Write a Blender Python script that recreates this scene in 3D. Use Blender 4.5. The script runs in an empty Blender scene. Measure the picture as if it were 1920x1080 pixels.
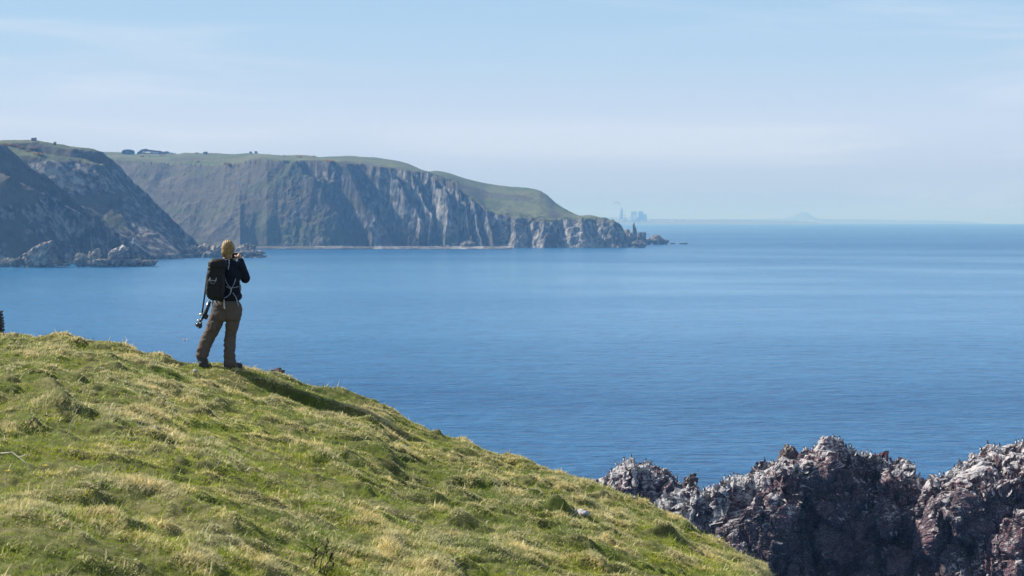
import bpy, bmesh, math, random
import numpy as np
from mathutils import Vector, Matrix
from math import radians, sin, cos, tan, pi, sqrt

random.seed(7)
RNG = np.random.default_rng(7)
S = bpy.context.scene
C = S.collection

# ------------------------------------------------------------------ camera, sky, sun, exposure
F = 3583.0                      # focal length in pixels of the 1920 px photograph
PITCH = math.atan((540 - 406.5) / F)
CAMZ = 40.0
cam_d = bpy.data.cameras.new('camera')
cam = bpy.data.objects.new('camera', cam_d); C.objects.link(cam)
cam.location = (0, 0, CAMZ); cam.rotation_euler = (pi / 2 - PITCH, 0, 0)
cam_d.sensor_width = 36; cam_d.lens = 36 * F / 1920
cam_d.clip_start = 0.5; cam_d.clip_end = 90000
cam_d.dof.use_dof = True; cam_d.dof.focus_distance = 30.0; cam_d.dof.aperture_fstop = 9.0
S.camera = cam

SUN_EL, SUN_AZ = radians(41), radians(65)       # azimuth counted from +Y towards -X (sun on the left, a little beyond)
sdir = Vector((-cos(SUN_EL) * sin(SUN_AZ), cos(SUN_EL) * cos(SUN_AZ), sin(SUN_EL)))
w = bpy.data.worlds.new('World'); S.world = w; w.use_nodes = True
nt = w.node_tree; nt.nodes.clear()
def N(nt, typ, **kw):
    n = nt.nodes.new(typ)
    for k, v in kw.items():
        if k[:3] == 'in_':
            key = k[3:].replace('_', ' ')
            n.inputs[int(key) if key.isdigit() else key].default_value = v
        else: setattr(n, k, v)
    return n
def L(nt, a, b): nt.links.new(a, b)
def ramp(nt, fac, stops, interp='LINEAR'):
    r = nt.nodes.new('ShaderNodeValToRGB'); cr = r.color_ramp; cr.interpolation = interp
    while len(cr.elements) < len(stops): cr.elements.new(0.5)
    for e, (p, c) in zip(cr.elements, stops):
        e.position = p; e.color = c if len(c) == 4 else (*c, 1)
    nt.links.new(fac, r.inputs[0]); return r
def mix(nt, fac, a, b, mode='MIX'):
    m = nt.nodes.new('ShaderNodeMix'); m.data_type = 'RGBA'; m.blend_type = mode
    for sock, v in ((m.inputs[0], fac), (m.inputs[6], a), (m.inputs[7], b)):
        if hasattr(v, 'node'): nt.links.new(v, sock)
        elif isinstance(v, (int, float)): sock.default_value = v if sock.type == 'VALUE' else (v, v, v, 1)
        else: sock.default_value = (*v, 1) if len(v) == 3 else v
    return m.outputs[2]
def maprange(nt, v, a, b, c=0.0, d=1.0, smooth=False):
    m = nt.nodes.new('ShaderNodeMapRange'); nt.links.new(v, m.inputs[0])
    if smooth: m.interpolation_type = 'SMOOTHSTEP'
    m.inputs[1].default_value = a; m.inputs[2].default_value = b; m.inputs[3].default_value = c; m.inputs[4].default_value = d
    return m.outputs[0]
def math_(nt, op, a, b=None, clamp=False):
    m = nt.nodes.new('ShaderNodeMath'); m.operation = op; m.use_clamp = clamp
    for i, v in enumerate((a, b)):
        if v is None: continue
        if hasattr(v, 'node'): nt.links.new(v, m.inputs[i])
        else: m.inputs[i].default_value = v
    return m.outputs[0]

sky = N(nt, 'ShaderNodeTexSky', sky_type='NISHITA', sun_disc=False, sun_elevation=SUN_EL, sun_rotation=-SUN_AZ,
        altitude=40, air_density=1.0, dust_density=0.4, ozone_density=3.0)
tc = N(nt, 'ShaderNodeTexCoord'); sx = N(nt, 'ShaderNodeSeparateXYZ'); L(nt, tc.outputs['Generated'], sx.inputs[0])
# thin high cirrus: noise on the sky, stretched sideways (world directions), denser in a low bank
mp = N(nt, 'ShaderNodeMapping'); mp.inputs['Scale'].default_value = (1.2, 1.2, 16); L(nt, tc.outputs['Generated'], mp.inputs[0])
nz = N(nt, 'ShaderNodeTexNoise', in_Scale=2.3, in_Detail=6.0, in_Roughness=0.55, in_Distortion=0.6); L(nt, mp.outputs[0], nz.inputs[0])
streak = maprange(nt, nz.outputs[0], 0.42, 0.72, 0, 1, True)
# the pale layer is thickest a few degrees up and gives way to blue above
pale = ramp(nt, sx.outputs[2], [(0.0, (4.4, 5.8, 8.0)), (0.02, (5.1, 6.3, 8.3)), (0.047, (5.95, 7.1, 9.1)), (0.085, (4.75, 6.65, 8.9)), (0.12, (4.0, 6.25, 8.8)), (0.4, (2.0, 3.6, 6.0))])
cover = ramp(nt, sx.outputs[2], [(0.0, (.93,)*3), (0.06, (.92,)*3), (0.13, (.82,)*3), (0.24, (.08,)*3)])
skyc = mix(nt, cover.outputs[0], sky.outputs[0], pale.outputs[0])
skyc = mix(nt, math_(nt, 'MULTIPLY', streak, 0.8), skyc, (6.9, 7.9, 9.3))
bg = N(nt, 'ShaderNodeBackground'); bg.inputs[1].default_value = 0.07
L(nt, skyc, bg.inputs[0]); out = N(nt, 'ShaderNodeOutputWorld'); L(nt, bg.outputs[0], out.inputs[0])

sun_d = bpy.data.lights.new('sun', 'SUN'); sun_d.energy = 5.0; sun_d.angle = radians(0.5); sun_d.color = (1.0, 0.95, 0.88)
sun = bpy.data.objects.new('sun', sun_d); C.objects.link(sun); sun.location = (-50, 20, 120)
sun.rotation_euler = sdir.to_track_quat('Z', 'Y').to_euler()

S.view_settings.view_transform = 'Standard'; S.view_settings.look = 'None'
S.view_settings.exposure = 0.55; S.view_settings.gamma = 1.0; S.view_settings.use_curve_mapping = False
S.render.engine = 'CYCLES'
S.cycles.use_denoising = True
S.cycles.max_bounces = 5; S.cycles.diffuse_bounces = 2; S.cycles.glossy_bounces = 2; S.cycles.volume_bounces = 0
S.cycles.transparent_max_bounces = 8
S.cycles.caustics_reflective = False; S.cycles.caustics_refractive = False

# ------------------------------------------------------------------ helpers
cP, sP = cos(PITCH), sin(PITCH)
RE = 6371000.0
def rayxz(u, v):
    cx = (np.asarray(u, float) - 960) / F; cy = -(np.asarray(v, float) - 540) / F
    dy = cP + cy * sP; dz = -sP + cy * cP
    return cx / dy, dz / dy
def P(u, v, D):
    a, b = rayxz(u, v); return Vector((float(a * D), float(D), float(CAMZ + b * D)))

def h3(ix, iy, iz, seed):
    with np.errstate(over='ignore'):
        h = (ix.astype(np.int64).astype(np.uint32) * np.uint32(374761393) + iy.astype(np.int64).astype(np.uint32) * np.uint32(668265263)
             + iz.astype(np.int64).astype(np.uint32) * np.uint32(2147483647 - 5554321) + np.uint32((seed * 1274126177) & 0xffffffff))
        h = (h ^ (h >> np.uint32(13))) * np.uint32(1274126177)
        h = (h ^ (h >> np.uint32(15))) * np.uint32(2246822519)
        h = h ^ (h >> np.uint32(14))
    return h.astype(np.float64) / 4294967295.0
def vn(x, y, z, seed=0):
    """smooth value noise, -1..1"""
    x, y, z = np.broadcast_arrays(np.asarray(x, float), np.asarray(y, float), np.asarray(z, float))
    ix, iy, iz = np.floor(x), np.floor(y), np.floor(z)
    fx, fy, fz = x - ix, y - iy, z - iz
    fx = fx * fx * (3 - 2 * fx); fy = fy * fy * (3 - 2 * fy); fz = fz * fz * (3 - 2 * fz)
    r = 0
    for dx in (0, 1):
        wx = fx if dx else 1 - fx
        for dy in (0, 1):
            wy = fy if dy else 1 - fy
            for dz in (0, 1):
                wz = fz if dz else 1 - fz
                r = r + wx * wy * wz * h3(ix + dx, iy + dy, iz + dz, seed)
    return r * 2 - 1
def fbm(x, y, z, o=4, seed=0, gain=0.5, ridge=False):
    r = 0; a = 1.0; t = 0
    for i in range(o):
        k = 2.03 ** i
        n = vn(x * k + i * 7.3, y * k + i * 3.1, z * k + i * 5.7, seed + i)
        if ridge: n = 1 - 2 * np.abs(n)
        r = r + a * n; t += a; a *= gain
    return r / t
def worley(x, y, z, seed=0):
    """distance to nearest and second nearest cell point, and a random value of the nearest cell"""
    ix, iy, iz = np.floor(x), np.floor(y), np.floor(z)
    f1 = np.full(x.shape, 9.0); f2 = np.full(x.shape, 9.0); cid = np.zeros(x.shape)
    for dx in (-1, 0, 1):
        for dy in (-1, 0, 1):
            for dz in (-1, 0, 1):
                jx, jy, jz = ix + dx, iy + dy, iz + dz
                px = jx + h3(jx, jy, jz, seed); py = jy + h3(jx, jy, jz, seed + 11); pz = jz + h3(jx, jy, jz, seed + 23)
                d = np.sqrt((px - x) ** 2 + (py - y) ** 2 + (pz - z) ** 2)
                c = h3(jx, jy, jz, seed + 37)
                n1 = d < f1
                f2 = np.where(n1, f1, np.minimum(f2, d)); cid = np.where(n1, c, cid); f1 = np.where(n1, d, f1)
    return f1, f2, cid
def sstep(a, b, x):
    t = np.clip((x - a) / (b - a), 0, 1); return t * t * (3 - 2 * t)
def tab(pairs, x):
    p = np.array(pairs, float); return np.interp(x, p[:, 0], p[:, 1])

def link(me, name, m=None, parent=None, loc=None):
    o = bpy.data.objects.new(name, me); C.objects.link(o)
    if m is not None:
        for mm in (m if isinstance(m, (list, tuple)) else [m]): me.materials.append(mm)
    if parent: o.parent = parent
    if loc is not None: o.location = loc
    return o
def mesh_np(name, co, faces, smooth=True):
    me = bpy.data.meshes.new(name); co = np.asarray(co, np.float32); faces = np.asarray(faces, np.int32)
    me.vertices.add(len(co)); me.vertices.foreach_set('co', co.ravel())
    k = faces.shape[1]
    me.loops.add(faces.size); me.loops.foreach_set('vertex_index', faces.ravel())
    me.polygons.add(len(faces)); me.polygons.foreach_set('loop_start', np.arange(0, faces.size, k, dtype=np.int32))
    me.polygons.foreach_set('loop_total', np.full(len(faces), k, np.int32))
    me.update(calc_edges=True)
    me.polygons.foreach_set('use_smooth', np.full(len(faces), smooth))
    return me
def grid_faces(r, c, wrap=False):
    i = np.arange(r - 1)[:, None]; j = np.arange(c if wrap else c - 1)[None, :]; j2 = (j + 1) % c
    a = i * c + j; b = i * c + j2; d = (i + 1) * c + j; e = (i + 1) * c + j2
    return np.stack([a, b, e, d], -1).reshape(-1, 4)
def tag(o, label=None, cat=None, group=None, kind=None):
    if label: o['label'] = label
    if cat: o['category'] = cat
    if group: o['group'] = group
    if kind: o['kind'] = kind
    return o
def empty(name, loc, label, cat, group=None, rz=0.0):
    o = bpy.data.objects.new(name, None); C.objects.link(o); o.location = loc; o.rotation_euler.z = rz
    o.empty_display_size = 0.2
    return tag(o, label, cat, group)
def attr(me, name, val):
    a = me.attributes.new(name, 'FLOAT', 'POINT'); a.data.foreach_set('value', np.asarray(val, np.float32).ravel())

def mat(name, rough=0.8, spec=0.3):
    m = bpy.data.materials.new(name); m.use_nodes = True
    b = m.node_tree.nodes['Principled BSDF']; b.inputs['Roughness'].default_value = rough
    b.inputs['Specular IOR Level'].default_value = spec
    return m, m.node_tree, b
def simple(name, col, rough=0.7, spec=0.3, var=0.25, scale=20.0, metallic=0.0, bump=0.0):
    m, t, b = mat(name, rough, spec); b.inputs['Metallic'].default_value = metallic
    tc = N(t, 'ShaderNodeTexCoord'); n = N(t, 'ShaderNodeTexNoise', in_Scale=scale, in_Detail=5.0); L(t, tc.outputs['Object'], n.inputs[0])
    lo = tuple(c * (1 - var) for c in col); hi = tuple(min(1, c * (1 + var)) for c in col)
    L(t, ramp(t, n.outputs[0], [(0.3, lo), (0.7, hi)]).outputs[0], b.inputs['Base Color'])
    if bump:
        bp = N(t, 'ShaderNodeBump', in_Strength=bump, in_Distance=0.01); L(t, n.outputs[0], bp.inputs['Height']); L(t, bp.outputs[0], b.inputs['Normal'])
    return m
def noise(t, vec, scale, detail=5.0, rough=0.55, dist=0.0):
    n = N(t, 'ShaderNodeTexNoise', in_Scale=scale, in_Detail=detail, in_Roughness=rough, in_Distortion=dist)
    L(t, vec, n.inputs[0]); return n.outputs[0]

# ------------------------------------------------------------------ sea
def sea_material():
    m, t, b = mat('sea_water', 0.2, 0.28)
    g = N(t, 'ShaderNodeNewGeometry'); pos = g.outputs['Position']
    def st(sx_, sy_, off=0):
        mp = N(t, 'ShaderNodeMapping'); mp.inputs['Scale'].default_value = (sx_, sy_, 1); mp.inputs['Location'].default_value = (off, off * 1.7, 0)
        mp.inputs['Rotation'].default_value = (0, 0, 0.12); L(t, pos, mp.inputs[0]); return mp.outputs[0]
    big = noise(t, st(1 / 900, 1 / 420), 1.0, 4.0, 0.5, 0.8)          # wide calmer and ruffled patches
    mid = noise(t, st(1 / 160, 1 / 120, 31), 1.0, 5.0, 0.6, 0.4)
    ruf = math_(t, 'ADD', math_(t, 'MULTIPLY', big, 0.72), math_(t, 'MULTIPLY', mid, 0.28))
    sp = N(t, 'ShaderNodeSeparateXYZ'); L(t, pos, sp.inputs[0])
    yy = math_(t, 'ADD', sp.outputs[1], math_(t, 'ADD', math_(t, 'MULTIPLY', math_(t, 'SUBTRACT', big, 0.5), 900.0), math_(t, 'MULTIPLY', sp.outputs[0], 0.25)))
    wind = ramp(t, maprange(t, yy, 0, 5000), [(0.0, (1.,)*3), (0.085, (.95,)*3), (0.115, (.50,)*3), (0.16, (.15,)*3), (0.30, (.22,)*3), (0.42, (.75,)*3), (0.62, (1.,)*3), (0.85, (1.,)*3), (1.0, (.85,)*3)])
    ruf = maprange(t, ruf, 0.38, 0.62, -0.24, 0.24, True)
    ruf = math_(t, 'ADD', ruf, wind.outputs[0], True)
    w1 = noise(t, st(1 / 3.6, 1 / 2.6, 5), 1.0, 3.0, 0.6); w2 = noise(t, st(1 / 1.1, 1 / 0.8, 9), 1.0, 4.0, 0.65)
    w3 = noise(t, st(1 / 15, 1 / 9, 77), 1.0, 2.0, 0.5)
    hgt = math_(t, 'ADD', math_(t, 'ADD', math_(t, 'MULTIPLY', w1, 1.1), math_(t, 'MULTIPLY', w2, 0.42)), math_(t, 'MULTIPLY', w3, 1.6))
    bp = N(t, 'ShaderNodeBump'); L(t, hgt, bp.inputs['Height'])
    bp.inputs['Distance'].default_value = 1.0
    L(t, maprange(t, ruf, 0, 1, 0.30, 1.0), bp.inputs['Strength'])
    L(t, bp.outputs[0], b.inputs['Normal'])
    L(t, maprange(t, ruf, 0, 1, 0.16, 0.26), b.inputs['Roughness'])
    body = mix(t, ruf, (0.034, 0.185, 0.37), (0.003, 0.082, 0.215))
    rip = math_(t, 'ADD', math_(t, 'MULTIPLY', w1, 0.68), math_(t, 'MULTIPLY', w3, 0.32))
    body = mix(t, maprange(t, rip, 0.40, 0.50, 0.66, 0, True), body, (0.003, 0.045, 0.13))  # trough shade painted into the water colour as dark dashes
    body = mix(t, maprange(t, rip, 0.52, 0.62, 0, 0.22, True), body, (0.07, 0.24, 0.42))  # crest highlights painted into the water colour
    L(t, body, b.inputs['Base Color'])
    b.inputs['IOR'].default_value = 1.33
    return m
nr, na = 260, 360
rr = np.concatenate([[0], np.geomspace(25, 34000, nr - 1)])
aa = np.linspace(0, 2 * pi, na, endpoint=False)
X = rr[:, None] * np.sin(aa)[None]; Y = rr[:, None] * np.cos(aa)[None]; Z = -(rr ** 2)[:, None] / (2 * RE) + 0 * X
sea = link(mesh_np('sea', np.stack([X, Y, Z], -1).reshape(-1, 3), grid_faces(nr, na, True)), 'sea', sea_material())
tag(sea, kind='structure')
def seaz(x, y): return -(x * x + y * y) / (2 * RE)

# ------------------------------------------------------------------ haze: one closed box of even air
def haze_box():
    m = bpy.data.materials.new('haze_air'); m.use_nodes = True; t = m.node_tree; t.nodes.clear()
    v = N(t, 'ShaderNodeVolumePrincipled'); o = N(t, 'ShaderNodeOutputMaterial'); L(t, v.outputs[0], o.inputs['Volume'])
    v.inputs['Color'].default_value = (0.21, 0.50, 1.0, 1); v.inputs['Density'].default_value = 0.00014
    v.inputs['Absorption Color'].default_value = (.72, .72, .72, 1); v.inputs['Anisotropy'].default_value = 0.0
    bm = bmesh.new(); bmesh.ops.create_cube(bm, size=1.0)
    lo, hi = Vector((-35000, -35000, -185)), Vector((35000, 35000, 150))
    for q in bm.verts: q.co = Vector([lo[k] if q.co[k] < 0 else hi[k] for k in range(3)])
    me = bpy.data.meshes.new('haze'); bm.to_mesh(me); o = link(me, 'haze', m); tag(o, kind='stuff')
haze_box()

# ------------------------------------------------------------------ grassy hill in front
RIDGE = [(-700, 560), (-300, 600), (-80, 618), (0, 627), (60, 628), (110, 630), (150, 637), (200, 641), (255, 654), (300, 663), (340, 675), (370, 680), (400, 683),
         (440, 688), (480, 693), (530, 702), (560, 710), (620, 722), (690, 738), (720, 752), (760, 775), (800, 796), (860, 820), (930, 846),
         (1000, 868), (1060, 884), (1110, 900), (1170, 919), (1220, 938), (1262, 958), (1300, 985), (1340, 1008), (1380, 1028), (1410, 1042), (1430, 1056), (1445, 1075),
         (1470, 1120), (1540, 1240), (1700, 1500), (2600, 2600)]
_u = np.array([p[0] for p in RIDGE], float); _v = np.array([p[1] for p in RIDGE], float)
_uu = np.linspace(-700, 2600, 3301); _vv = np.interp(_uu, _u, _v)
_k = np.exp(-np.linspace(-2, 2, 25) ** 2); _k /= _k.sum(); _vv = np.convolve(np.pad(_vv, 12, 'edge'), _k, 'valid')
_ra, _rb = rayxz(_uu, _vv)                       # azimuth tangent and slope of the ridge line
YR = [(-700, 34), (0, 29), (200, 27), (410, 25), (700, 25.6), (1000, 24.3), (1250, 22), (1430, 19.5), (1700, 18), (2600, 16)]
YB = [(-700, 8), (0, 8.2), (400, 9.3), (960, 12), (1300, 14.5), (1450, 15.5), (2600, 15)]
_yr = tab(YR, _uu); _yb = tab(YB, _uu)
_, _bb = rayxz(_uu, 1080.0 + 0 * _uu)
_zb = np.where(_uu < 1450, _bb * _yb, _bb * _yb - (_uu - 1450) * 0.01)
_zr = _rb * _yr
_bank = tab([(-700, .06), (230, .08), (480, .30), (760, .34), (980, .14), (2600, .10)], _uu)      # how sharply the brow rolls over towards us
_kq = np.clip((_rb * _yb - _zb - _bank) / (_yr - _yb) ** 2, 0.0012, 0.05)
def hill_base(x, y):
    a = x / np.maximum(y, 6.0)
    m = np.interp(a, _ra, _rb); yr = np.interp(a, _ra, _yr); yb = np.interp(a, _ra, _yb); k = np.interp(a, _ra, _kq); bk = np.interp(a, _ra, _bank)
    yy = np.maximum(y, yb - 2)
    d = yy - yr
    q = np.abs(d); z = m * yr + m * d - k * d * d - bk * (1 - np.exp(-q * q / (q + 0.35) / 0.9)) - np.where(d > 3, 0.035 * (d - 3) ** 2, 0)
    return z
# named hummocks: (u, v, radius m, height m)
def hummock_spots():
    r = []
    for u, v, rad, hh in [(30, 790, .32, .20), (90, 765, .40, .16), (150, 712, .5, .14), (300, 690, .35, .12), (385, 770, .22, .16), (440, 760, .3, .10), (500, 745, .3, .12),
                          (720, 815, .5, .12), (770, 812, .3, .07), (650, 860, .35, .2), (740, 855, .35, .18), (385, 865, .5, .15), (490, 890, .25, .12),
                          (860, 940, .3, .2), (850, 965, .25, .15), (640, 775, .3, .12), (1085, 965, .3, .22), (1240, 1000, .35, .24), (1255, 1035, .3, .2), (1215, 965, .4, .16),
                          (930, 905, .3, .1), (560, 800, .3, .1), (175, 905, .25, .1), (215, 960, .2, .1), (1330, 1040, .3, .12), (500, 955, .3, .12), (240, 765, .3, .1),
                          (960, 1005, .3, .16), (1060, 1010, .25, .1), (1140, 1000, .25, .12), (760, 1010, .25, .1), (20, 700, .3, .14), (880, 870, .4, .12), (660, 985, .22, .1)]:
        a, b = rayxz(u, v)
        ys = np.linspace(6, 34, 560); zz = hill_base(a * ys, ys)
        i = np.argmax(zz >= b * ys) if np.any(zz >= b * ys) else np.argmax(zz - b * ys)
        r.append((float(a * ys[i]), float(ys[i]), rad * .75, hh * .48))
    rs = np.random.default_rng(4)
    for k in range(170):
        y = rs.uniform(8, 26); r.append((y * rs.uniform(-.28, .14), y, rs.uniform(.09, .22), rs.uniform(.02, .055)))
    return r
HUM = hummock_spots()
def tuss(x, y):
    """how much a spot belongs to a long-grass tussock, 0..1"""
    n = fbm(x * 1.7 + 3, y * 1.3, 0 * x, 4, 21, 0.6)
    return sstep(-0.02, 0.42, n)
def relief(x, y):
    z = -0.065 + 0.03 * fbm(x * 0.45, y * 0.4, 0 * x, 3, 3) + 0.045 * tuss(x, y) + 0.042 * fbm(x * 3.6, y * 3.2, 0 * x, 4, 8, 0.65)
    wx = x + 0.25 * vn(x * 1.1, y * 1.1, 0 * x, 61); wy = y + 0.25 * vn(x * 1.1, y * 1.1, 0 * x, 62)
    z = z + 0.032 * np.clip(fbm(wx * 2.4, wy * 1.6, 0 * x, 3, 5, ridge=True), -0.2, 1) + 0.026 * fbm(x * 7, y * 6, 0 * x, 3, 9)
    # tussocks with a broken edge: raised pads that end in a small step
    pad = fbm(wx * 2.0 + 5, wy * 2.9, 0 * x, 4, 55, 0.6)
    much = 0.45 + 0.65 * sstep(-0.15, 0.35, fbm(x * 0.5, y * 0.5, 0 * x, 2, 57))
    z = z + much * (0.044 * sstep(0.02, 0.16, pad) + 0.022 * sstep(0.22, 0.34, pad)) - 0.024
    lump = 1 + 0.9 * fbm(x * 5, y * 5, 0 * x, 2, 77)
    for hx, hy, r, hh in HUM:
        ok = (np.abs(x - hx) < 2.8 * r + .3) & (np.abs(y - hy) < 2.2 * r + .3)
        if not ok.any(): continue
        dx, dy = (wx[ok] - hx) / r, (wy[ok] - hy) / r
        # blown to the right: gentle on the windward left, steep on the lee right
        q = np.where(dx > 0, dx * 1.7, dx * 0.75)
        z[ok] += hh * lump[ok] * np.exp(-(q * q + dy * dy) * 1.2)
    # relief flattened from the hiker's feet along the shadow, so the shadow shows
    t_ = np.clip((x + 3.8) / 2.4, 0, 1); dd = np.hypot(x - (-3.8 + 2.4 * t_), y - (24.7 - 1.0 * t_))
    z = 0.022 + (z - 0.022) * (0.25 + 0.75 * sstep(0.3, 0.9, dd))
    # a bank step shaped to darken the hiker's shadow, running down to the right from the feet: the ground on our side lies lower
    ex, ey = 2.25, -0.98; l_ = math.hypot(ex, ey); ax, ay = x + 3.50, y - 24.60
    al = (ax * ex + ay * ey) / l_ / l_; sd = (ax * -ey + ay * ex) / l_ + 0.05 * fbm(x * 4, y * 4, 0 * x, 2, 91)
    along = sstep(-0.03, 0.25, al) * sstep(1.12, 0.92, al)
    z = z - 0.15 * along * sstep(0.05, -0.05, sd) * np.exp(np.minimum(sd, 0) / 1.1)
    return z
def hillz(x, y): return CAMZ + hill_base(x, y) + relief(x, y) * np.clip((np.interp(x / np.maximum(y, 6), _ra, _yr) + 3 - y) / 3, 0.3, 1)

HA = np.concatenate([-np.geomspace(4, 0.32, 24), np.linspace(-0.31, 0.165, 520), np.geomspace(0.17, 4, 26)])
HY = np.concatenate([np.linspace(-40, 6, 24)[:-1], np.linspace(6, 30, 760), np.linspace(30.3, 46, 60), np.geomspace(47, 95, 14)])
hx = HA[None, :] * np.maximum(HY[:, None], 6); hy = HY[:, None] + 0 * hx
hz = np.maximum(hillz(hx, hy), -6)
def ground_material():
    m, t, b = mat('turf', 0.95, 0.1)
    g = N(t, 'ShaderNodeNewGeometry'); pos = g.outputs['Position']
    n1 = noise(t, pos, 1.3, 6.0); n2 = noise(t, pos, 9.0, 6.0)
    c = mix(t, ramp(t, n1, [(0.4, (0, 0, 0)), (0.6, (1, 1, 1))]).outputs[0], (0.10, 0.135, 0.025), (0.22, 0.195, 0.085))
    c = mix(t, ramp(t, n2, [(0.35, (0, 0, 0)), (0.7, (1, 1, 1))]).outputs[0], c, (0.075, 0.075, 0.028))
    L(t, c, b.inputs['Base Color'])
    bp = N(t, 'ShaderNodeBump', in_Strength=0.6, in_Distance=0.03); L(t, n2, bp.inputs['Height']); L(t, bp.outputs[0], b.inputs['Normal'])
    return m
hill = link(mesh_np('grassy_hill', np.stack([hx, hy, hz], -1).reshape(-1, 3), grid_faces(*hx.shape)), 'grassy_hill', ground_material())
tag(hill, kind='structure')

def gridz(x, y):
    """height of the built ground sheet under a point"""
    a = x / y; j = np.clip(np.searchsorted(HA, a) - 1, 0, len(HA) - 2); i = np.clip(np.searchsorted(HY, y) - 1, 0, len(HY) - 2)
    fa = (a - HA[j]) / (HA[j + 1] - HA[j]); fy = (y - HY[i]) / (HY[i + 1] - HY[i])
    return (hz[i, j] * (1 - fa) + hz[i, j + 1] * fa) * (1 - fy) + (hz[i + 1, j] * (1 - fa) + hz[i + 1, j + 1] * fa) * fy
def grass():
    n = 1330000
    u = RNG.uniform(-200, 1500, n); r = RNG.uniform(0, 1, n)
    a0 = (u - 960) / F / cP
    yr = np.interp(a0, _ra, _yr); yb = np.interp(a0, _ra, _yb) - 0.8
    y = yb + (yr + 1.3 - yb) * r; x = a0 * y
    x = x + RNG.normal(0, 0.01, n)
    T = tuss(x, y)
    z = gridz(x, y)
    e = 0.12
    zl, zr_, zd, zu = gridz(x - e, y), gridz(x + e, y), gridz(x, y - e), gridz(x, y + e)
    lap = (zl + zr_ + zd + zu) / 4 - z; f_ = 0.04
    gx = (gridz(x + f_, y) - gridz(x - f_, y)) / (2 * f_); gy = (gridz(x, y + f_) - gridz(x, y - f_)) / (2 * f_)      # hollows are >0
    clump = fbm(x * 5, y * 4, 0 * x, 2, 71); tuft = fbm(x * 15, y * 11, 0 * x, 2, 73)
    dry = fbm(x * 2.3 + 9, y * 1.7, 0 * x, 4, 33, 0.75) * 1.9 + (T - 0.42) * 0.9 + clump * 0.7 - lap * 22
    ishay = RNG.uniform(-0.85, 0.85, n) + dry - 0.10 > 0
    ln = np.where(ishay, 0.020 + 0.018 * T, 0.018 + 0.012 * T) * RNG.uniform(0.6, 1.45, n) * (1 + 0.5 * clump + 0.55 * tuft)
    ln = np.clip(ln, 0.014, 0.16); steepf = np.hypot(gx, gy); ln = np.where(steepf > 1.0, ln * 0.55, ln)
    tall = RNG.uniform(0, 1, n) < 0.006
    ln = np.where(tall, ln * 1.6 + 0.05, ln)
    ang = 0.25 + 1.6 * fbm(x * 2.3, y * 1.3, 0 * x, 3, 45) + RNG.normal(0, 1.15, n)     # mostly blown to the right
    lean = np.clip(np.where(ishay, 0.95, 0.6) + RNG.normal(0, 0.35, n), 0.05, 1.9)
    dirx, diry = np.cos(ang), np.sin(ang)
    wd = RNG.uniform(0.0024, 0.0046, n) * (0.6 + y / 22)
    ph = RNG.uniform(0, 2 * pi, n); px, py = np.cos(ph), np.sin(ph) * 0.5
    p0 = np.stack([x, y, z - 0.01], -1); sl = np.stack([px, py, 0 * x], -1) * wd[:, None]
    nn = np.stack([-gx * 0.8, -gy * 0.8, 1 + 0 * x], -1); nn /= np.linalg.norm(nn, axis=1)[:, None]
    tt_ = np.stack([dirx, diry, gx * dirx + gy * diry], -1); tt_ /= np.linalg.norm(tt_, axis=1)[:, None]
    lean = np.clip(lean, 0.05, 1.25)
    def dr(an): return tt_ * np.sin(an)[:, None] + nn * np.cos(an)[:, None]
    p1 = p0 + dr(lean * 0.55) * (ln * 0.5)[:, None]; d2 = dr(lean * 1.15)
    p2 = p1 + d2 * (ln * 0.55)[:, None]
    co = np.stack([p0 - sl, p0 + sl, p1 + sl * 0.8, p1 - sl * 0.8, p2], 1).reshape(-1, 3)
    i = np.arange(n) * 5
    tri = np.stack([np.stack([i, i + 1, i + 2], -1), np.stack([i, i + 2, i + 3], -1), np.stack([i + 3, i + 2, i + 4], -1)], 1).reshape(-1, 3)
    me = mesh_np('grass', co, tri, True)
    v = RNG.uniform(0, 1, n)
    lush = np.clip(0.5 + 0.9 * fbm(x * 0.8, y * 0.6, 0 * x, 3, 88), 0, 1)
    hay = np.stack([0.47 + 0.36 * v, 0.42 + 0.31 * v, 0.20 + 0.19 * v], -1)
    grn = np.stack([0.21 + 0.22 * v * lush + 0.05 * lush, 0.27 + 0.20 * v * lush + 0.05 * lush, 0.035 + 0.03 * v], -1)
    col = np.where(ishay[:, None], hay, grn)
    col = col * (1 + 0.32 * tuft + 0.18 * clump)[:, None] * np.stack([1 + 0.12 * clump, 1 + 0 * x, 1 - 0.1 * clump], -1)
    mixf = (RNG.uniform(0, 1, n) < 0.10)[:, None]
    col = np.where(mixf, 0.5 * hay + 0.5 * grn, col)
    col5 = np.repeat(np.concatenate([col, np.ones((n, 1))], 1), 5, 0)
    ca = me.color_attributes.new('blade', 'FLOAT_COLOR', 'POINT'); ca.data.foreach_set('color', col5.astype(np.float32).ravel())
    m, t, b = mat('grass_blade', 0.6, 0.25)
    at = N(t, 'ShaderNodeAttribute', attribute_name='blade')
    L(t, at.outputs['Color'], b.inputs['Base Color'])
    tr = N(t, 'ShaderNodeBsdfTranslucent'); L(t, at.outputs['Color'], tr.inputs[0])
    ms = N(t, 'ShaderNodeMixShader'); ms.inputs[0].default_value = 0.3
    L(t, b.outputs[0], ms.inputs[1]); L(t, tr.outputs[0], ms.inputs[2]); L(t, ms.outputs[0], t.nodes['Material Output'].inputs[0])
    o = link(me, 'grass', m); tag(o, 'wind blown mix of short green turf and long straw coloured grass covering the hill', 'grass', kind='stuff')
grass()
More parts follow.
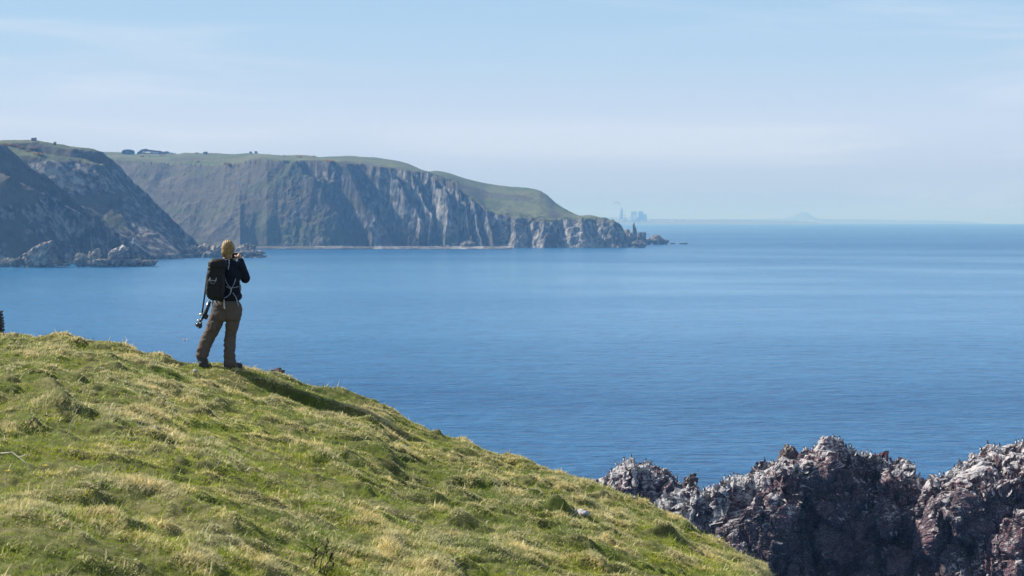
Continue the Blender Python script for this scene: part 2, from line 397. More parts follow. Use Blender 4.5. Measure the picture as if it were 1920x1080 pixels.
# ------------------------------------------------------------------ far coast: headlands as height fields built from ridge lines
def land_material(name, grass_col, scrub_col, rock_col, pale_col, warm_col):
    m, t, b = mat(name, 0.95, 0.15)
    g = N(t, 'ShaderNodeNewGeometry'); pos = g.outputs['Position']
    sp = N(t, 'ShaderNodeSeparateXYZ'); L(t, g.outputs['Normal'], sp.inputs[0])
    n1 = noise(t, pos, 1 / 55, 6.0, 0.6); n2 = noise(t, pos, 1 / 12, 6.0, 0.65); n3 = noise(t, pos, 1 / 140, 4.0)
    mp = N(t, 'ShaderNodeMapping'); mp.inputs['Scale'].default_value = (1 / 7, 1 / 7, 1 / 12); L(t, pos, mp.inputs[0])
    n4 = noise(t, mp.outputs[0], 1.0, 6.0, 0.65)
    at = N(t, 'ShaderNodeAttribute', attribute_name='rocky'); rk = at.outputs['Fac']
    rock = mix(t, ramp(t, math_(t, 'ADD', n4, math_(t, 'MULTIPLY', math_(t, 'SUBTRACT', rk, 0.66), 0.26)), [(0.46, (0, 0, 0)), (0.72, (1, 1, 1))]).outputs[0], rock_col, pale_col)
    rock = mix(t, ramp(t, n3, [(0.64, (0, 0, 0)), (0.69, (0.8, 0.8, 0.8))]).outputs[0], rock, warm_col)
    scr = mix(t, ramp(t, n2, [(0.35, (0, 0, 0)), (0.65, (1, 1, 1))]).outputs[0], scrub_col, tuple(c * 1.9 for c in scrub_col))
    scr = mix(t, ramp(t, n1, [(0.5, (0, 0, 0)), (0.62, (1, 1, 1))]).outputs[0], scr, tuple(0.5 * (a_ + b_) for a_, b_ in zip(scrub_col, grass_col)))
    gr = mix(t, ramp(t, n1, [(0.4, (0, 0, 0)), (0.6, (1, 1, 1))]).outputs[0], grass_col, tuple(c * f for c, f in zip(grass_col, (1.7, 1.35, 1.5))))
    slope = math_(t, 'ADD', sp.outputs[2], math_(t, 'MULTIPLY', math_(t, 'SUBTRACT', n2, 0.5), 0.45))
    sb = N(t, 'ShaderNodeAttribute', attribute_name='scrub')
    slope = math_(t, 'SUBTRACT', slope, math_(t, 'MULTIPLY', sb.outputs['Fac'], 0.30))
    c = mix(t, maprange(t, slope, 0.80, 0.90, 0, 1, True), scr, gr)
    rf = math_(t, 'ADD', rk, math_(t, 'MULTIPLY', math_(t, 'SUBTRACT', n2, 0.5), 1.1))
    c = mix(t, maprange(t, rf, 0.42, 0.62, 0, 1, True), c, rock)
    L(t, c, b.inputs['Base Color'])
    bp = N(t, 'ShaderNodeBump', in_Strength=1.0, in_Distance=3.5)
    L(t, math_(t, 'ADD', n4, math_(t, 'MULTIPLY', n2, 0.6)), bp.inputs['Height']); L(t, bp.outputs[0], b.inputs['Normal'])
    return m
LAND = land_material('headland_cover', (0.080, 0.105, 0.045), (0.060, 0.055, 0.042), (0.048, 0.049, 0.052), (0.36, 0.35, 0.32), (0.24, 0.15, 0.085))

def ridge_z(x, y, pts, w, g, s_left, s_right=None, drop=0):
    """height of a ridge: polyline of (u, v, D); the top falls at slope g out to width w, then at s on either side"""
    s_right = s_left if s_right is None else s_right
    best = np.full(x.shape, -1e9)
    q = [P(*p) for p in pts]; sg = 1 if q[-1].y > q[0].y else -1
    for A, B in zip(q[:-1], q[1:]):
        ex, ey = B.x - A.x, B.y - A.y; l2 = ex * ex + ey * ey
        t = np.clip(((x - A.x) * ex + (y - A.y) * ey) / l2, 0, 1)
        dx, dy = x - (A.x + t * ex), y - (A.y + t * ey)
        d = np.hypot(dx, dy); side = sg * (dx * ey - dy * ex)      # >0 on the seaward right
        s = np.where(side > 0, s_right, s_left)
        z = A.z + t * (B.z - A.z) - np.where(d < w, g * d, g * w + s * (d - w))
        best = np.maximum(best, z)
    return best

def build_land(name, u0, u1, nu, Ds, fn, label=None, rockfn=None, foam=True):
    us = np.linspace(u0, u1, nu); a, _ = rayxz(us, 400 + 0 * us)
    y = Ds[:, None] + 0 * us[None]; x = a[None] * y
    z, rocky, brown = fn(x, y, us[None] + 0 * y)
    z = np.maximum(z, -6)
    co = np.stack([x, y, z], -1).reshape(-1, 3)
    me = mesh_np(name, co, grid_faces(*x.shape)); attr(me, 'rocky', rocky); attr(me, 'scrub', brown)
    o = link(me, name, LAND); tag(o, kind='structure'); return o, (us, Ds, z)

# --- the near headland, its crest running away from us into the bay
def near_fn(x, y, u):
    wx = x + 11 * fbm(x / 60, y / 60, 0 * x, 4, 101) ; wy = y + 11 * fbm(x / 60, y / 60, 0 * x, 4, 102)
    z = ridge_z(wx, wy, [(-500, 245, 2010), (-200, 250, 1990), (0, 264, 1960), (70, 262, 1950), (125, 275, 1940), (165, 280, 1950), (200, 312, 1990), (240, 352, 2060), (300, 404, 2200), (345, 446, 2360), (368, 474, 2480)], 10, 0.35, 0.9, 1.15)
    # green top behind the crest and the shoulder in front of it
    z = np.maximum(z, ridge_z(wx, wy, [(-200, 262, 1910), (0, 273, 1895), (60, 283, 1890), (110, 292, 1890), (150, 300, 1900)], 20, 0.32, 1.0, 1.4))
    z = np.maximum(z, ridge_z(wx, wy, [(120, 296, 1896), (155, 318, 1890), (172, 333, 1878)], 6, 0.6, 1.0, 1.9))
    z = np.maximum(z, ridge_z(wx, wy, [(150, 312, 1918), (165, 322, 1912), (200, 345, 1895), (211, 364, 1875), (208, 392, 1857), (192, 424, 1838), (174, 452, 1824)], 9, 0.5, 0.66, 1.5))
    z = np.maximum(z, ridge_z(wx, wy, [(235, 366, 2020), (262, 392, 1992), (290, 408, 1975), (318, 424, 1965), (332, 446, 1956), (345, 478, 1950)], 8, 0.6, 1.5, 1.9))
    # nearest headland on the left and its lower green shoulder
    z = np.maximum(z, ridge_z(wx, wy, [(-500, 200, 1660), (-60, 240, 1710), (0, 270, 1732), (40, 308, 1752), (93, 362, 1775), (130, 402, 1795), (166, 446, 1812), (182, 492, 1825)], 5, 0.7, 0.7, 1.35))
    z = np.maximum(z, ridge_z(wx, wy, [(-120, 400, 1650), (0, 328, 1668), (30, 345, 1678), (57, 367, 1690), (95, 430, 1702), (120, 492, 1712)], 16, 0.35, 0.6, 1.6))
    nb = fbm(x / 30, y / 30, z / 45, 5, 111, 0.55, ridge=True)
    steep = sstep(4, 26, z) * (1 - sstep(92, 104, z))
    f1, f2, cid = worley(x / 17, y / 17, z / 26, 7)
    z = z + 4 * nb * (0.25 + 0.75 * steep) + 3.2 * (f2 - f1 - 0.25) * steep
    z = np.where(z < 3, z - 2 + 2 * nb, z)
    rocky = 0.62 * (1 - sstep(86, 100, z)) + 0.35 * fbm(x / 60, y / 60, z / 30, 3, 119)
    rocky = rocky + 0.40 * np.exp(-((u - 110) / 60) ** 2) * (z > 66) * (y > 1840) * (y < 1920) - 0.7 * sstep(75, 60, u) * sstep(46, 56, z) * (y < 1725) - 0.35 * np.exp(-((u - 180) / 45) ** 2) * (y > 1800) * (y < 1900) * (z < 62)  # crag painted paler through its rockiness, in place of sun on it
    return z, rocky, 0.5 * sstep(98, 86, z)
near, NEARG = build_land('near_headland', -160, 420, 720, np.concatenate([np.linspace(1500, 2140, 400), np.linspace(2144, 2520, 100)]), near_fn)

# --- the long cliff across the bay
EDGE = [(100, 300), (190, 300), (260, 303), (330, 306), (400, 309), (450, 306), (490, 298), (560, 302), (640, 306), (700, 314), (760, 319), (800, 323), (850, 351), (885, 374), (910, 394), (935, 403), (960, 411), (1000, 419), (1040, 417), (1100, 413), (1150, 419), (1168, 432), (1180, 462), (1300, 520)]
EDGED = [(100, 2840), (190, 2800), (330, 2780), (450, 2700), (500, 2660), (600, 2650), (800, 2640), (900, 2590), (950, 2550), (1000, 2540), (1168, 2560), (1300, 2600)]
SKYL = [(100, 287), (190, 284), (225, 285), (240, 289), (330, 289), (345, 286), (390, 287), (440, 289), (470, 287), (490, 289), (530, 291), (560, 290), (600, 295), (640, 293), (660, 292), (700, 296), (740, 301), (765, 307), (785, 315), (800, 322), (818, 321), (840, 325), (870, 334), (915, 345), (960, 350), (1000, 353), (1012, 357), (1025, 366), (1040, 379), (1052, 387), (1068, 397), (1085, 404), (1110, 404), (1130, 409), (1152, 416), (1165, 427), (1172, 445), (1182, 470), (1300, 530)]
SKYD = [(100, 3300), (500, 3000), (800, 2950), (1000, 2860), (1060, 2780), (1165, 2620), (1300, 2620)]
_us = np.arange(60, 1320, 1.0)
def zline(vt, dt):
    v = tab(vt, _us); v = np.convolve(np.pad(v, 3, 'edge'), np.ones(7) / 7, 'valid'); D = tab(dt, _us); _, b = rayxz(_us, v); return CAMZ + b * D, D
_ze, _de = zline(EDGE, EDGED); _zs, _ds = zline(SKYL, SKYD)
# the plan of the cliff is a sawtooth: long walls turned to the right and away, short ones turned back to the left;
# (u at the brink, u at the foot, recess in metres, share of the long wall)
TEETH = [(60, 120, 5, .5), (330, 470, 3, .5), (492, 612, 44, .76), (600, 692, 40, .74), (685, 764, 32, .62), (738, 792, 24, .4), (766, 826, 30, .62), (828, 876, 22, .5), (850, 905, 20, .5), (886, 938, 46, .74),
         (962, 982, 20, .5), (1010, 1045, 16, .5), (1080, 1125, 18, .5), (1150, 1185, 14, .5), (1330, 1360, 5, .5)]
def teeth(u, p):
    off = np.zeros(u.shape)
    for (a0, b0, R, r_), (a1, b1, _, _) in zip(TEETH[:-1], TEETH[1:]):
        l, h = a0 + (b0 - a0) * p, a1 + (b1 - a1) * p
        t = (u - l) / np.maximum(h - l, 1e-3)
        o = np.where(t < r_, t / r_, (1 - t) / (1 - r_)) * R
        off = np.where((t >= 0) & (t < 1), o, off)
    return off
def far_fn(x, y, u):
    wx = x + 11 * fbm(x / 55, y / 55, 0 * x, 4, 201); wy = y + 11 * fbm(x / 55, y / 55, 0 * x, 4, 202)
    # gullies lean to the right as they come down
    shear = u - 0.42 * np.clip(_de.mean() - y, -20, 200)
    ze = np.interp(shear, _us, _ze); ze0 = np.interp(u, _us, _ze); ze = np.where(u > 860, ze0, ze)
    de = np.interp(u, _us, _de); zs = np.interp(u, _us, _zs); ds = np.interp(u, _us, _ds)
    S = np.interp(u, [60, 330, 450, 520, 700, 900, 940, 1180], [0.38, 0.42, 0.6, 1.25, 1.5, 1.7, 1.3, 1.0])
    pr = np.clip((de + 15 - y) / (108 / S), 0, 1.15) * np.interp(u, [900, 960], [1, .6])
    uw = u + 20 * fbm(x / 40, y / 34, 0 * x, 3, 205) + 8 * fbm(x / 9, y / 9, 0 * x, 2, 206)
    off = teeth(uw, pr) * (1.1 + 0.6 * fbm(x / 60, y / 30, 0 * x, 2, 207)); ztop = sstep(0, 0.12, pr)
    de2 = de - 22 * sstep(420, 620, u) + off * (0.35 + 0.65 * ztop) - 5 * fbm(x / 22, y / 30, 0 * x, 4, 210, ridge=True) * sstep(470, 540, u)
    t = np.clip((wy - de2) / np.maximum(ds - de2, 60), 0, 1)
    plat = ze0 + (zs - ze0) * t ** 0.85 + 2.6 * fbm(x / 45, y / 60, 0 * x, 4, 220)
    behind = zs - 0.25 * (wy - ds)
    prof = np.where(wy > ds, behind, np.where(wy > de2, plat, ze - S * (de2 - wy)))
    # the bowl on the left rolls over more softly and has benches
    bench = 5 * fbm(x / 140, y / 60, 0 * x, 3, 233) * sstep(520, 420, u) * (wy < de2)
    z = prof + bench
    low = z < np.minimum(ze0, 400) - 3
    cl = sstep(470, 560, u) * low
    nb = fbm(x / 11, y / 10, z / 16, 5, 240, 0.62, ridge=True)
    f1, f2, cid = worley(x / 12, y / 9, z / 18, 17)
    z = z + cl * (4.2 * nb + 7 * (f2 - f1 - 0.25) * sstep(640, 740, u)) + 2.2 * fbm(x / 18, y / 18, 0 * x, 4, 250) * (0.3 + 0.7 * low)
    z = z + (1 - sstep(450, 540, u)) * low * 4.5 * fbm(x / 26, y / 70, 0 * x, 4, 260, ridge=True) * sstep(0, 30, z)
    edge_crag = sstep(945, 990, u) * 4 * fbm(x / 16, y / 16, z / 16, 4, 271, ridge=True) * sstep(0.5, 8, z) * (wy < de + 15)
    z = z + edge_crag
    # shingle beach at the foot
    beach = 2.6 - 0.05 * np.abs(y - 2440) + 0.8 * fbm(x / 12, y / 12, 0 * x, 3, 281)
    z = np.maximum(z, np.where((u > 415) & (u < 960), beach, -9))
    brown = np.maximum(sstep(560, 480, u) * low, 0.75 * (fbm(x / 70, y / 110, 0 * x, 4, 299) > 0.14) * (wy > de2)) * (1 - 0.8 * (fbm(x / 45, y / 45, 0 * x, 3, 298) > 0.32))
    brown = np.clip(brown, 0, 1) * sstep(-4, 6, zs - 12 - z + 14 * low)
    scree = sstep(26, 10, z) * sstep(-0.1, 0.25, fbm(u / 40, 0 * x, 0 * x, 2, 277)) * cl
    brown = np.maximum(brown, (z < 5) * 1.0)
    rocky = -0.5 * scree + cl * (0.50 + 0.35 * sstep(640, 760, u)) + 0.4 * low * fbm(x / 50, y / 50, z / 50, 3, 290) + 0.30 * sstep(960, 1000, u) * low - 0.15 * sstep(930, 1000, u) * cl + (z < 4.5) * 0.25
    return z, rocky, brown
far, FARG = build_land('far_headland', 120, 1230, 1480, np.concatenate([np.linspace(2390, 2640, 330), np.linspace(2644, 3400, 110)]), far_fn)
# ------------------------------------------------------------------ sea stacks with the bird colony
def rock_material(name, base, red, white_amt=1.0, lichen=0.6):
    m, t, b = mat(name, 0.9, 0.2)
    g = N(t, 'ShaderNodeNewGeometry'); pos = g.outputs['Position']
    sp = N(t, 'ShaderNodeSeparateXYZ'); L(t, g.outputs['Normal'], sp.inputs[0])
    big = noise(t, pos, 0.22, 5.0); med = noise(t, pos, 1.6, 7.0, 0.65); fine = noise(t, pos, 7.0, 6.0, 0.7)
    mp = N(t, 'ShaderNodeMapping'); mp.inputs['Scale'].default_value = (1.4, 1.4, 0.28); L(t, pos, mp.inputs[0])
    drip = noise(t, mp.outputs[0], 1.0, 6.0, 0.65)
    c = mix(t, ramp(t, big, [(0.42, (0, 0, 0)), (0.6, (1, 1, 1))]).outputs[0], base, red)
    c = mix(t, ramp(t, med, [(0.3, (0, 0, 0)), (0.75, (1, 1, 1))]).outputs[0], tuple(x * 0.55 for x in base), c)
    g1 = mix(t, ramp(t, fine, [(0.45, (0, 0, 0)), (0.7, (1, 1, 1))]).outputs[0], c, (0.30, 0.25, 0.25))
    at = N(t, 'ShaderNodeAttribute', attribute_name='guano')
    # droppings: whitest on ledges and the crest, running down in streaks
    wf = math_(t, 'ADD', math_(t, 'MULTIPLY', sp.outputs[2], 0.55), math_(t, 'MULTIPLY', at.outputs['Fac'], 0.47 * white_amt))
    wf = math_(t, 'ADD', wf, math_(t, 'MULTIPLY', math_(t, 'SUBTRACT', drip, 0.5), 2.5))
    wf = math_(t, 'ADD', wf, math_(t, 'MULTIPLY', math_(t, 'SUBTRACT', fine, 0.5), 0.8))
    c = mix(t, maprange(t, wf, 0.49, 0.76, 0, 0.93, True), g1, mix(t, fine, (0.42, 0.39, 0.38), (0.72, 0.69, 0.67)))
    al = N(t, 'ShaderNodeAttribute', attribute_name='lichen')
    lf = math_(t, 'ADD', al.outputs['Fac'], math_(t, 'MULTIPLY', math_(t, 'SUBTRACT', med, 0.5), 1.6))
    c = mix(t, maprange(t, lf, 0.75, 0.95, 0, 0.85, True), c, (0.26, 0.24, 0.045))
    L(t, c, b.inputs['Base Color'])
    bp = N(t, 'ShaderNodeBump', in_Strength=1.0, in_Distance=0.3)
    L(t, math_(t, 'ADD', math_(t, 'MULTIPLY', fine, 0.5), med), bp.inputs['Height']); L(t, bp.outputs[0], b.inputs['Normal'])
    return m
STACK = rock_material('purple_rock', (0.092, 0.056, 0.066), (0.235, 0.085, 0.098))

def gauss(u, v, cu, cv, su, sv, rot=0.0):
    du, dv = u - cu, v - cv; c_, s_ = cos(rot), sin(rot)
    p_, q_ = (du * c_ + dv * s_) / su, (-du * s_ + dv * c_) / sv
    return np.exp(-(p_ * p_ + q_ * q_))
def seg(u, v, pts, wl, wr):
    """a buttress following a pixel polyline: rises over wl on its left, falls over wr on its right"""
    uc = np.interp(v, [p[1] for p in pts], [p[0] for p in pts]); d = u - uc
    return np.where(d < 0, np.clip(1 + d / wl, 0, 1), np.clip(1 - d / wr, 0, 1))

def facets(x, y, z, seed):
    """broken rock: every cell a tilted flat face, with open joints between the cells"""
    ix, iy, iz = np.floor(x), np.floor(y), np.floor(z)
    f1 = np.full(x.shape, 9.0); f2 = np.full(x.shape, 9.0); val = np.zeros(x.shape)
    for dx in (-1, 0, 1):
        for dy in (-1, 0, 1):
            for dz in (-1, 0, 1):
                jx, jy, jz = ix + dx, iy + dy, iz + dz
                ox = x - jx - h3(jx, jy, jz, seed); oy = y - jy - h3(jx, jy, jz, seed + 11); oz = z - jz - h3(jx, jy, jz, seed + 23)
                d = np.sqrt(ox * ox + oy * oy + oz * oz)
                v = (h3(jx, jy, jz, seed + 37) - 0.5) * 1.1 + (ox * (h3(jx, jy, jz, seed + 41) - 0.5) + oy * (h3(jx, jy, jz, seed + 43) - 0.5) + oz * (h3(jx, jy, jz, seed + 47) - 0.5)) * 2.6
                n1 = d < f1; f2 = np.where(n1, f1, np.minimum(f2, d)); val = np.where(n1, v, val); f1 = np.where(n1, d, f1)
    return val - 0.85 * (1 - sstep(0.0, 0.15, f2 - f1))
def stack(name, crest, D0, nu, nv, base_v, thick, front, guano, lich, amp=1.0, seed=300, batter=0.46, foot=-2.5):
    """a wall of rock: front face, broken top and back face as one sheet, roughened in three dimensions"""
    cu = [c[0] for c in crest]; us = np.linspace(cu[0], cu[-1], nu)
    vc = np.interp(us, cu, [c[1] for c in crest]); a, bz = rayxz(us, vc)
    Dc = D0 + np.interp(us, cu, [c[2] if len(c) > 2 else 0 for c in crest])
    xc = a * Dc; zc = CAMZ + bz * Dc + 0.30 * fbm(us / 11, 0 * us, 0 * us, 3, seed + 70, 0.7, ridge=True)
    nf, ntp, nb_ = nv, max(14, nv // 9), nv // 6
    rows = []
    for i in range(nf):                                # front, from foot to brink
        s = i / (nf - 1); z = foot + (zc - 0.35 - foot) * s
        y = Dc - thick - batter * (zc - z)
        rows.append((xc, y, z))
    for i in range(1, ntp):                            # over the top
        s = i / ntp; ang = pi * s
        rows.append((xc, Dc - thick * (1 - s), zc - 0.35 + 0.35 * np.sin(ang)))
    for i in range(nb_ + 1):                           # down the back
        s = i / nb_; z = zc - 0.35 - (zc - 0.35 - foot) * s
        rows.append((xc, Dc + 0.3 + 0.35 * (zc - z), z))
    X = np.array([r[0] for r in rows]); Y = np.array([r[1] for r in rows]); Z = np.array([r[2] for r in rows])
    # image-plane style coordinates of the face, only used to say where each buttress stands on the rock
    V = 540 + F * np.tan(np.arctan2(CAMZ - Z, Y) - PITCH); U = us[None] + 0 * Z
    isf = (np.arange(len(rows)) < nf)[:, None] * 1.0
    depth_below = np.clip((zc[None] - Z) / 1.6, 0, 1)
    Y = Y - front(U, V) * isf * depth_below
    # broken in 3-D along the surface normal
    for (sc, am, kind) in ((1 / 5.0, 1.9, 0), (1 / 2.1, 0.60, 1), (1 / 0.9, 0.24, 2), (1 / 0.7, 0.11, 1)):
        gx = np.stack(np.gradient(X), 0); gy = np.stack(np.gradient(Y), 0); gz = np.stack(np.gradient(Z), 0)
        n = np.cross(np.stack([gx[1], gy[1], gz[1]], -1), np.stack([gx[0], gy[0], gz[0]], -1))
        n /= np.linalg.norm(n, axis=-1, keepdims=True) + 1e-9
        q = (X * sc, Y * sc, Z * sc)
        if kind < 2:
            w_ = 0.30 * vn(q[0] * 1.5, q[1] * 1.5, q[2] * 1.5, seed + 3)
            d = facets(q[0] + w_, q[1] + w_, q[2] * (0.6 if kind == 0 else 0.85) + w_, seed + 5 + kind)
        else: d = fbm(*q, 4, seed + 9, 0.6, ridge=True)
        near_crest = 0.35 + 0.65 * np.clip((zc[None] - Z) / 3.0, 0, 1) if kind == 0 else 0.8
        d = d * am * amp * near_crest
        X = X + n[..., 0] * d; Y = Y + n[..., 1] * d; Z = Z + n[..., 2] * d
    me = mesh_np(name, np.stack([X, Y, Z], -1).reshape(-1, 3), grid_faces(*X.shape), False)
    attr(me, 'guano', guano(U, V) + 0.38 * sstep(1.8, 0.2, zc[None] - Z)); attr(me, 'lichen', lich(U, V))
    o = link(me, name, STACK)
    return o, (X, Y, Z, U, V)

# left outcrop, partly behind the grass
LC = [(1085, 925), (1110, 903), (1125, 897), (1140, 893), (1153, 880), (1165, 875), (1176, 870), (1195, 868), (1215, 870), (1228, 876), (1240, 879), (1252, 886), (1262, 893), (1270, 900), (1278, 910), (1286, 930), (1300, 990), (1310, 1040)]
out1, G1 = stack('bird_outcrop', LC, 232, 420, 200, 1080, 3.2,
    lambda U, V: 1.2 * seg(U, V, [(1200, 860), (1215, 900), (1225, 960)], 60, 12) + 1.5 * seg(U, V, [(1262, 880), (1270, 930), (1275, 1000)], 35, 8) - 1.3 * gauss(U, V, 1207, 905, 7, 30),
    lambda U, V: 0.8 - 0.5 * sstep(1215, 1250, U) - 0.2 * sstep(895, 930, V), lambda U, V: 0.5 * sstep(895, 880, V) + 0.25 * sstep(1225, 1240, U), 0.75, 310)
tag(out1, 'low guano-whitened rock outcrop crowded with seabirds, just past the grassy slope', 'rock stack')

# the main crag from the slope to the saddle
MC = [(1215, 985, 4), (1228, 950, 4), (1238, 936, 3), (1258, 922, 2), (1281, 909, 2), (1300, 909, 1), (1312, 915, 1), (1322, 919, 1), (1335, 911), (1346, 904), (1358, 895), (1366, 891), (1380, 893), (1395, 896), (1408, 896), (1426, 887), (1444, 878), (1457, 872), (1468, 868), (1485, 868), (1500, 866), (1504, 857), (1514, 851), (1524, 848), (1531, 842),
      (1535, 838), (1545, 827), (1556, 828), (1568, 831), (1576, 839), (1597, 844), (1612, 848), (1625, 849), (1634, 855), (1641, 862), (1656, 861), (1674, 868), (1687, 875), (1700, 874), (1706, 884), (1716, 892), (1729, 893), (1738, 902), (1748, 925), (1762, 990), (1775, 1060), (1785, 1110)]
def main_front(U, V):
    f = 2.1 * seg(U, V, [(1512, 850), (1505, 900), (1485, 945), (1450, 985), (1428, 1040), (1420, 1100)], 190, 14)
    f = f - 3.2 * gauss(U, V, 1555, 1020, 62, 95)
    f = f + 2.6 * seg(U, V, [(1545, 860), (1556, 900), (1560, 940), (1540, 960)], 38, 30) * sstep(975, 930, V)
    f = f + 3.6 * gauss(U, V, 1632, 966, 42, 24, -0.3) + 0.022 * np.clip(U - 1625, 0, 110) + 1.8 * gauss(U, V, 1610, 1060, 9, 60)
    f = f - 2.6 * gauss(U, V, 1680, 1030, 42, 38)
    f = f - 1.8 * gauss(U, V, 1396, 930, 4.5, 55) - 1.2 * gauss(U, V, 1460, 925, 18, 14) - 1.0 * gauss(U, V, 1366, 950, 14, 9) - 0.8 * gauss(U, V, 1325, 960, 5, 60)
    f = f + 1.6 * seg(U, V, [(1650, 860), (1643, 900), (1635, 930)], 8, 60) * sstep(960, 920, V)
    f = f + 2.2 * seg(U, V, [(1238, 930), (1258, 1000), (1300, 1080)], 10, 120) * 0.5
    f = f - 2.0 * gauss(U, V, 1455, 1060, 12, 12)
    return f
def main_guano(U, V):
    g = 0.62 * sstep(1510, 1380, U) + 0.28 + 0.45 * sstep(1300, 1280, U)
    g = g - 0.5 * sstep(940, 1000, V) * (U > 1320)
    g = g + 0.75 * gauss(U, V, 1630, 962, 38, 14) + 0.55 * gauss(U, V, 1500, 955, 18, 60, 0.5) + 0.6 * gauss(U, V, 1585, 848, 40, 12) + 0.4 * gauss(U, V, 1690, 880, 40, 14)
    g = g - 0.65 * gauss(U, V, 1540, 915, 28, 34)
    return g
main, G2 = stack('bird_crag', MC, 200, 1050, 330, 1080, 2.2, main_front, main_guano,
    lambda U, V: 0.62 * gauss(U, V, 1537, 845, 12, 22) + 0.3 * gauss(U, V, 1650, 870, 14, 10) + 0.1, 1.0, 330)
tag(main, 'tall dark purple crag streaked with droppings, with a deep shaded recess in its face', 'rock stack')

# the right crag
RC = [(1728, 1060, 2), (1733, 960, 2), (1737, 912, 1), (1744, 899), (1752, 895), (1770, 886), (1786, 878), (1800, 875), (1811, 874), (1816, 862), (1825, 855), (1832, 858), (1837, 855), (1848, 843), (1860, 845), (1869, 846), (1884, 838), (1900, 831), (1920, 829), (1960, 822), (2010, 818), (2060, 832), (2110, 850), (2170, 900), (2210, 980), (2230, 1090)]
def right_front(U, V):
    f = 0.034 * np.clip(U - 1740, 0, 260) + 1.6 * seg(U, V, [(1880, 880), (1800, 930), (1745, 1000), (1735, 1090)], 60, 160)
    f = f - 1.7 * gauss(U, V, 1830, 980, 12, 24) - 1.4 * gauss(U, V, 1812, 1010, 9, 20) - 1.2 * gauss(U, V, 1890, 985, 12, 12) - 1.6 * gauss(U, V, 1885, 880, 26, 16)
    f = f - 1.5 * gauss(U, V, 1772, 915, 8, 24) + 1.3 * gauss(U, V, 1775, 1065, 25, 30) - 1.2 * gauss(U, V, 1850, 925, 20, 16) + 0.9 * gauss(U, V, 1840, 900, 30, 12)
    return f
right, G3 = stack('bird_crag', RC, 196, 760, 330, 1080, 2.2, right_front,
    lambda U, V: 0.25 + 0.55 * sstep(930, 890, V) + 0.5 * gauss(U, V, 1790, 1062, 32, 26) + 0.35 * gauss(U, V, 1870, 1045, 30, 22) + 0.35 * sstep(1810, 1770, U) * sstep(960, 900, V) - 0.55 * gauss(U, V, 1835, 868, 14, 14),
    lambda U, V: 0.55 * gauss(U, V, 1825, 862, 12, 14) + 0.5 * gauss(U, V, 1866, 855, 14, 14) + 0.45 * gauss(U, V, 1897, 850, 16, 26) + 0.35 * gauss(U, V, 1765, 900, 14, 8), 1.0, 350)
tag(right, 'reddish craggy rock wall at the right edge, topped with green lichen and seabirds', 'rock stack')

def boulder(name, m, size, seed=0, sub=5, amp=0.28, flat=None, sharp=1.0, freq=1.1):
    bm = bmesh.new(); bmesh.ops.create_icosphere(bm, subdivisions=sub, radius=1.0)
    me = bpy.data.meshes.new(name); bm.to_mesh(me); bm.free()
    co = np.empty(len(me.vertices) * 3, np.float32); me.vertices.foreach_get('co', co); co = co.reshape(-1, 3).astype(float)
    n = co.copy(); q = co * freq + seed * 3.7
    f1, f2, cid = worley(q[:, 0] * 1.3, q[:, 1] * 1.3, q[:, 2] * 1.1, seed)
    d = amp * (0.8 * fbm(q[:, 0], q[:, 1], q[:, 2], 4, seed, ridge=True) + 1.1 * sharp * facets(q[:, 0] * 1.2, q[:, 1] * 1.2, q[:, 2] * 1.0, seed) + 0.45 * facets(q[:, 0] * 3.4, q[:, 1] * 3.4, q[:, 2] * 2.2, seed + 3))
    co = co + n * d[:, None]
    if flat: co = np.clip(co, *flat)
    co *= np.array(size)
    me.vertices.foreach_set('co', co.astype(np.float32).ravel()); me.polygons.foreach_set('use_smooth', np.full(len(me.polygons), True))
    attr(me, 'guano', 0.35 + 0 * d); attr(me, 'lichen', 0.2 + 0 * d); attr(me, 'rocky', 0.75 + 0 * d); me.update()
    return me, co
def place_boulder(name, m, u, v_top, v_base, du, D, seed, label, cat='rock', group=None, depth=1.0, tilt=0.0, shear=0.0, taper=0.0, **kw):
    """a rock standing between two picture heights at distance D"""
    top, bot = P(u, v_top, D), P(u, v_base, D); hgt = top.z - bot.z; wid = du * D / F
    me, co = boulder(name, m, (wid / 2, wid / 2 * depth, hgt * 0.62), seed, **kw)
    if shear or taper:
        c2 = co.copy(); k = (co[:, 2] / (hgt * 0.62) + 1) / 2; c2[:, :2] *= (1 + taper * (0.45 - k))[:, None]
        c2[:, 0] += shear * wid * (k - 0.5); me.vertices.foreach_set('co', c2.astype(np.float32).ravel()); me.update()
    o = link(me, name, m, loc=(bot.x, bot.y, bot.z + hgt * 0.40)); tag(o, label, cat, group); return o

KNOB = rock_material('lichened_rock', (0.085, 0.06, 0.055), (0.12, 0.075, 0.065), 0.15)
k1 = place_boulder('rock_pinnacle', KNOB, 1479, 836, 876, 46, 203, 41, 'rounded green-lichened pinnacle standing free on the colony ridge', 'rock pinnacle', amp=0.26, shear=-0.05, taper=0.9)
at_ = k1.data.attributes['lichen']; at_.data.foreach_set('value', np.full(len(k1.data.vertices), 0.68, np.float32))
k2 = place_boulder('perched_rock', KNOB, 1294, 891, 913, 23, 204, 47, 'small dark knob of rock perched in the gap between outcrop and crag', 'rock', amp=0.3, shear=0.1)
k2.data.attributes['lichen'].data.foreach_set('value', np.full(len(k2.data.vertices), 0.0, np.float32))

